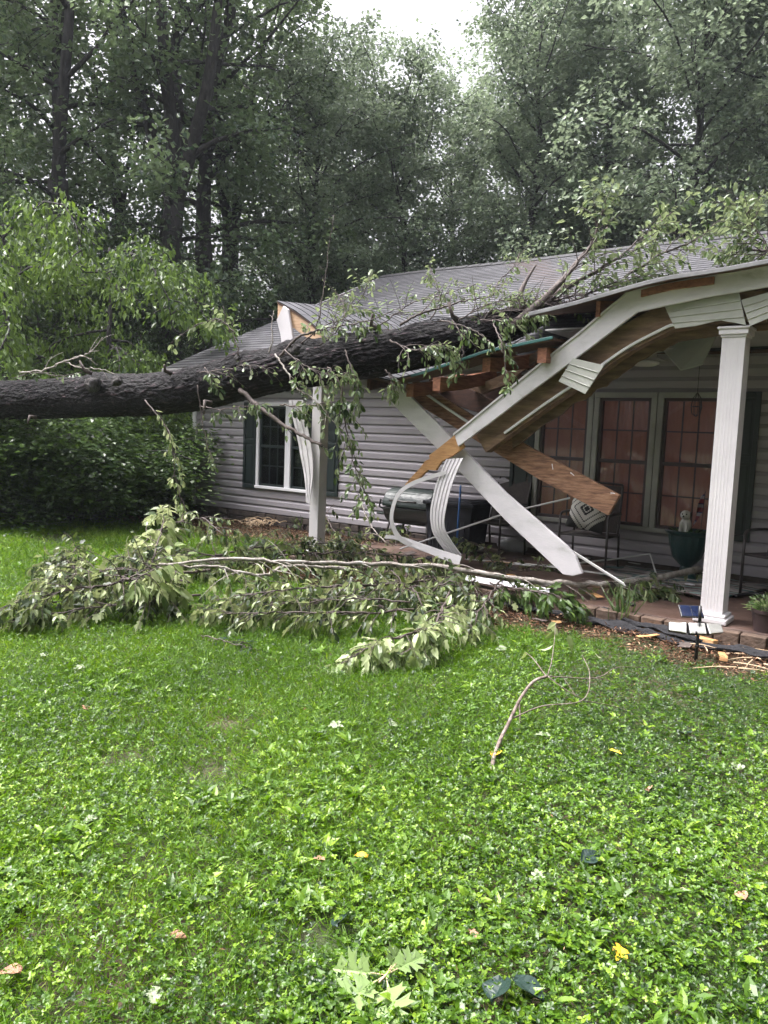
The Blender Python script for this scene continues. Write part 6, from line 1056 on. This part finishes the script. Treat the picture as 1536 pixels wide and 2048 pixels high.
# leaves lying on the lawn
def lawn_leaf(q, L, m_, tpl, lab, seed, z=.035, W=.62, n=1):
    rg = np.random.default_rng(seed); b0 = onZ(*q, z); lf = Leaves(); a = rg.uniform(0, 2*PI)+np.arange(n)*2.1; k = n
    tpl = T_FINE if tpl is T_OVATE else tpl; W = 1.1 if tpl is T_FINE else W
    lf.add(b0+np.zeros((k, 3)), np.stack([np.cos(a), np.sin(a), rg.uniform(0, .25, k)], 1), np.array([0, 0, 1.])+rg.normal(size=(k, 3))*.25, np.full(k, L), L*W, rg.uniform(.4, 1, k), tpl)
    o = link('fallen_leaf', lf.mesh('leaf', b0), M[m_], None, b0); q_ = o.modifiers.new('thickness', 'SOLIDIFY'); q_.thickness = .0008; tag(o, lab, 'leaf', 'single leaves lying on the lawn')
LV = [((1000, 1505), .07, 'yellow', T_OVATE, 'yellow leaf beside the foot of the bare forked limb'), ((1215, 1498), .09, 'yellow', T_MAPLE, 'curled yellow leaf right of the bare forked limb'), ((1245, 1895), .075, 'yellow', T_MAPLE, 'bright yellow leaf low at the right of the lawn'), ((195, 1638), .06, 'paleleaf', T_OVATE, 'pale yellow leaf in the left half of the lawn'),
 ((340, 1873), .05, 'brownleaf', T_OVATE, 'pinkish brown leaf low in the left half of the lawn'), ((40, 1948), .065, 'brownleaf', T_OVATE, 'tan leaf near the bottom left corner'), ((942, 1858), .045, 'brownleaf', T_MAPLE, 'small reddish leaf low in the middle of the lawn'), ((1302, 1575), .045, 'brownleaf', T_OVATE, 'rusty leaf on the right of the lawn below the curled yellow one'), ((170, 1418), .06, 'brownleaf', T_MAPLE, 'brown leaf high at the left of the lawn'),
 ((1080, 1760), .07, 'paleleaf', T_MAPLE, 'white fan shaped leaf low right of centre'), ((1475, 1530), .07, 'paleleaf', T_OVATE, 'pale leaf at the right edge of the lawn'), ((920, 1672), .06, 'paleleaf', T_OVATE, 'pale leaf in the lower middle of the lawn'), ((1100, 1470), .085, 'paleleaf', T_MAPLE, 'pale curled leaf beside the bare earth patch'), ((660, 1448), .09, 'paleleaf', T_MAPLE, 'pale leaf in the middle of the lawn'), ((780, 1452), .06, 'paleleaf', T_OVATE, 'small white leaf right of the middle of the lawn'), ((93, 1309), .06, 'paleleaf', T_OVATE, 'white leaf at the left below the heap'), ((168, 1332), .07, 'paleleaf', T_MAPLE, 'pale leaf below the left end of the heap'), ((1195, 1712), .08, 'darkleaf', T_OVATE, 'grey green curled leaf low at the right of the lawn'), ((675, 1855), .075, 'darkleaf', T_OVATE, 'dull green leaf left of the lower middle of the lawn'), ((1012, 1300), .08, 'paleleaf', T_OVATE, 'white leaf near the mulch bed'), ((1370, 1470), .09, 'darkleaf', T_OVATE, 'dark green leaf on the right of the lawn'), ((1490, 1800), .05, 'brownleaf', T_OVATE, 'brown leaf low at the right edge of the lawn'), ((650, 1718), .045, 'brownleaf', T_MAPLE, 'small brown leaf left of the lower middle'), ((735, 1716), .05, 'yellow', T_OVATE, 'thin yellow leaf in the lower middle of the lawn'), ((300, 1980), .06, 'paleleaf', T_OVATE, 'pale curled leaf near the bottom of the picture at the left')]
for i, (q, L, m_, tp, l) in enumerate(LV): lawn_leaf(q, L, m_, tp, l, 40+i)
# oak sprig and dark leaf pair
b0 = onZ(772, 1950, .05); lf = Leaves(); ang = [3.4, 3.9, 4.9, 5.4, .6]; k = 5; Df = FW.copy(); Df[2] = 0; Df /= np.linalg.norm(Df); R2 = np.array([Df[1], -Df[0], 0]); D = np.array([R2*x+Df*y+[0, 0, z] for x, y, z in ((-1, .15, .0), (-.8, -.6, -.1), (.15, -1, -.1), (.35, .75, .1), (.75, .45, .15))])
lf.add(b0+D*.03, D, np.array([0, 0, 1.])+np.random.default_rng(3).normal(size=(k, 3))*.2-Df*.3, np.array([.13, .15, .15, .09, .11]), np.array([.12, .13, .14, .09, .09]), np.array([.8, .6, .9, .4, .3]), T_OAK)
osp = thing('oak_sprig', b0, 'pale green oak sprig with lobed leaves lying low on the lawn', 'oak sprig'); link('leaves', lf.mesh('leaves', b0), M['oakleaf'], osp).modifiers.new('thickness', 'SOLIDIFY').thickness = .0008
mb = MB(); [mb.tube([b0, b0+d*.045], .0016, 5) for d in D]; mb.tube([b0+R2*.03+Df*.05, b0, b0-R2*.02-Df*.03], .003, 6); mb.build('stem', M['straw'], osp)
b0 = onZ(1018, 1962, .055); lf = Leaves(); D = np.array([R2*-.6-Df*.75+[0, 0, .06], R2*.8-Df*.5+[0, 0, .04]]); lf.add(np.array([b0-R2*.012, b0+R2*.012]), D, np.array([[0, 0, 1.], [0, 0, 1.]])+D*.0+np.array([-R2*.5, R2*.5]), np.array([.085, .095]), np.array([.11, .115]), np.array([.5, .7]), T_FINE)
dl = link('dark_leaf_pair', lf.mesh('leafpair', b0), M['darkleaf'], None, b0); dl.modifiers.new('thickness', 'SOLIDIFY').thickness = .001; tag(dl, 'pair of large dark blue green leaves lying low on the lawn', 'leaf pair')

# ================================================================== WET AIR
hz_b = MB().span((-75, -40, -1.1), (60, 75, 24)).build('haze', None)
hm = bpy.data.materials.new('misty_air'); hm.use_nodes = True; t = hm.node_tree; t.nodes.remove(t.nodes['Principled BSDF']); pv = _n(t, 'VolumePrincipled'); pv.inputs['Color'].default_value = (.82, .88, 1, 1); pv.inputs['Density'].default_value = .0006; pv.inputs['Anisotropy'].default_value = .3
t.links.new(pv.outputs[0], t.nodes['Material Output'].inputs['Volume']); hz_b.data.materials.append(hm); tag(hz_b, kind='stuff')
sc.cycles.volume_bounces = 1; sc.cycles.volume_step_rate = 10
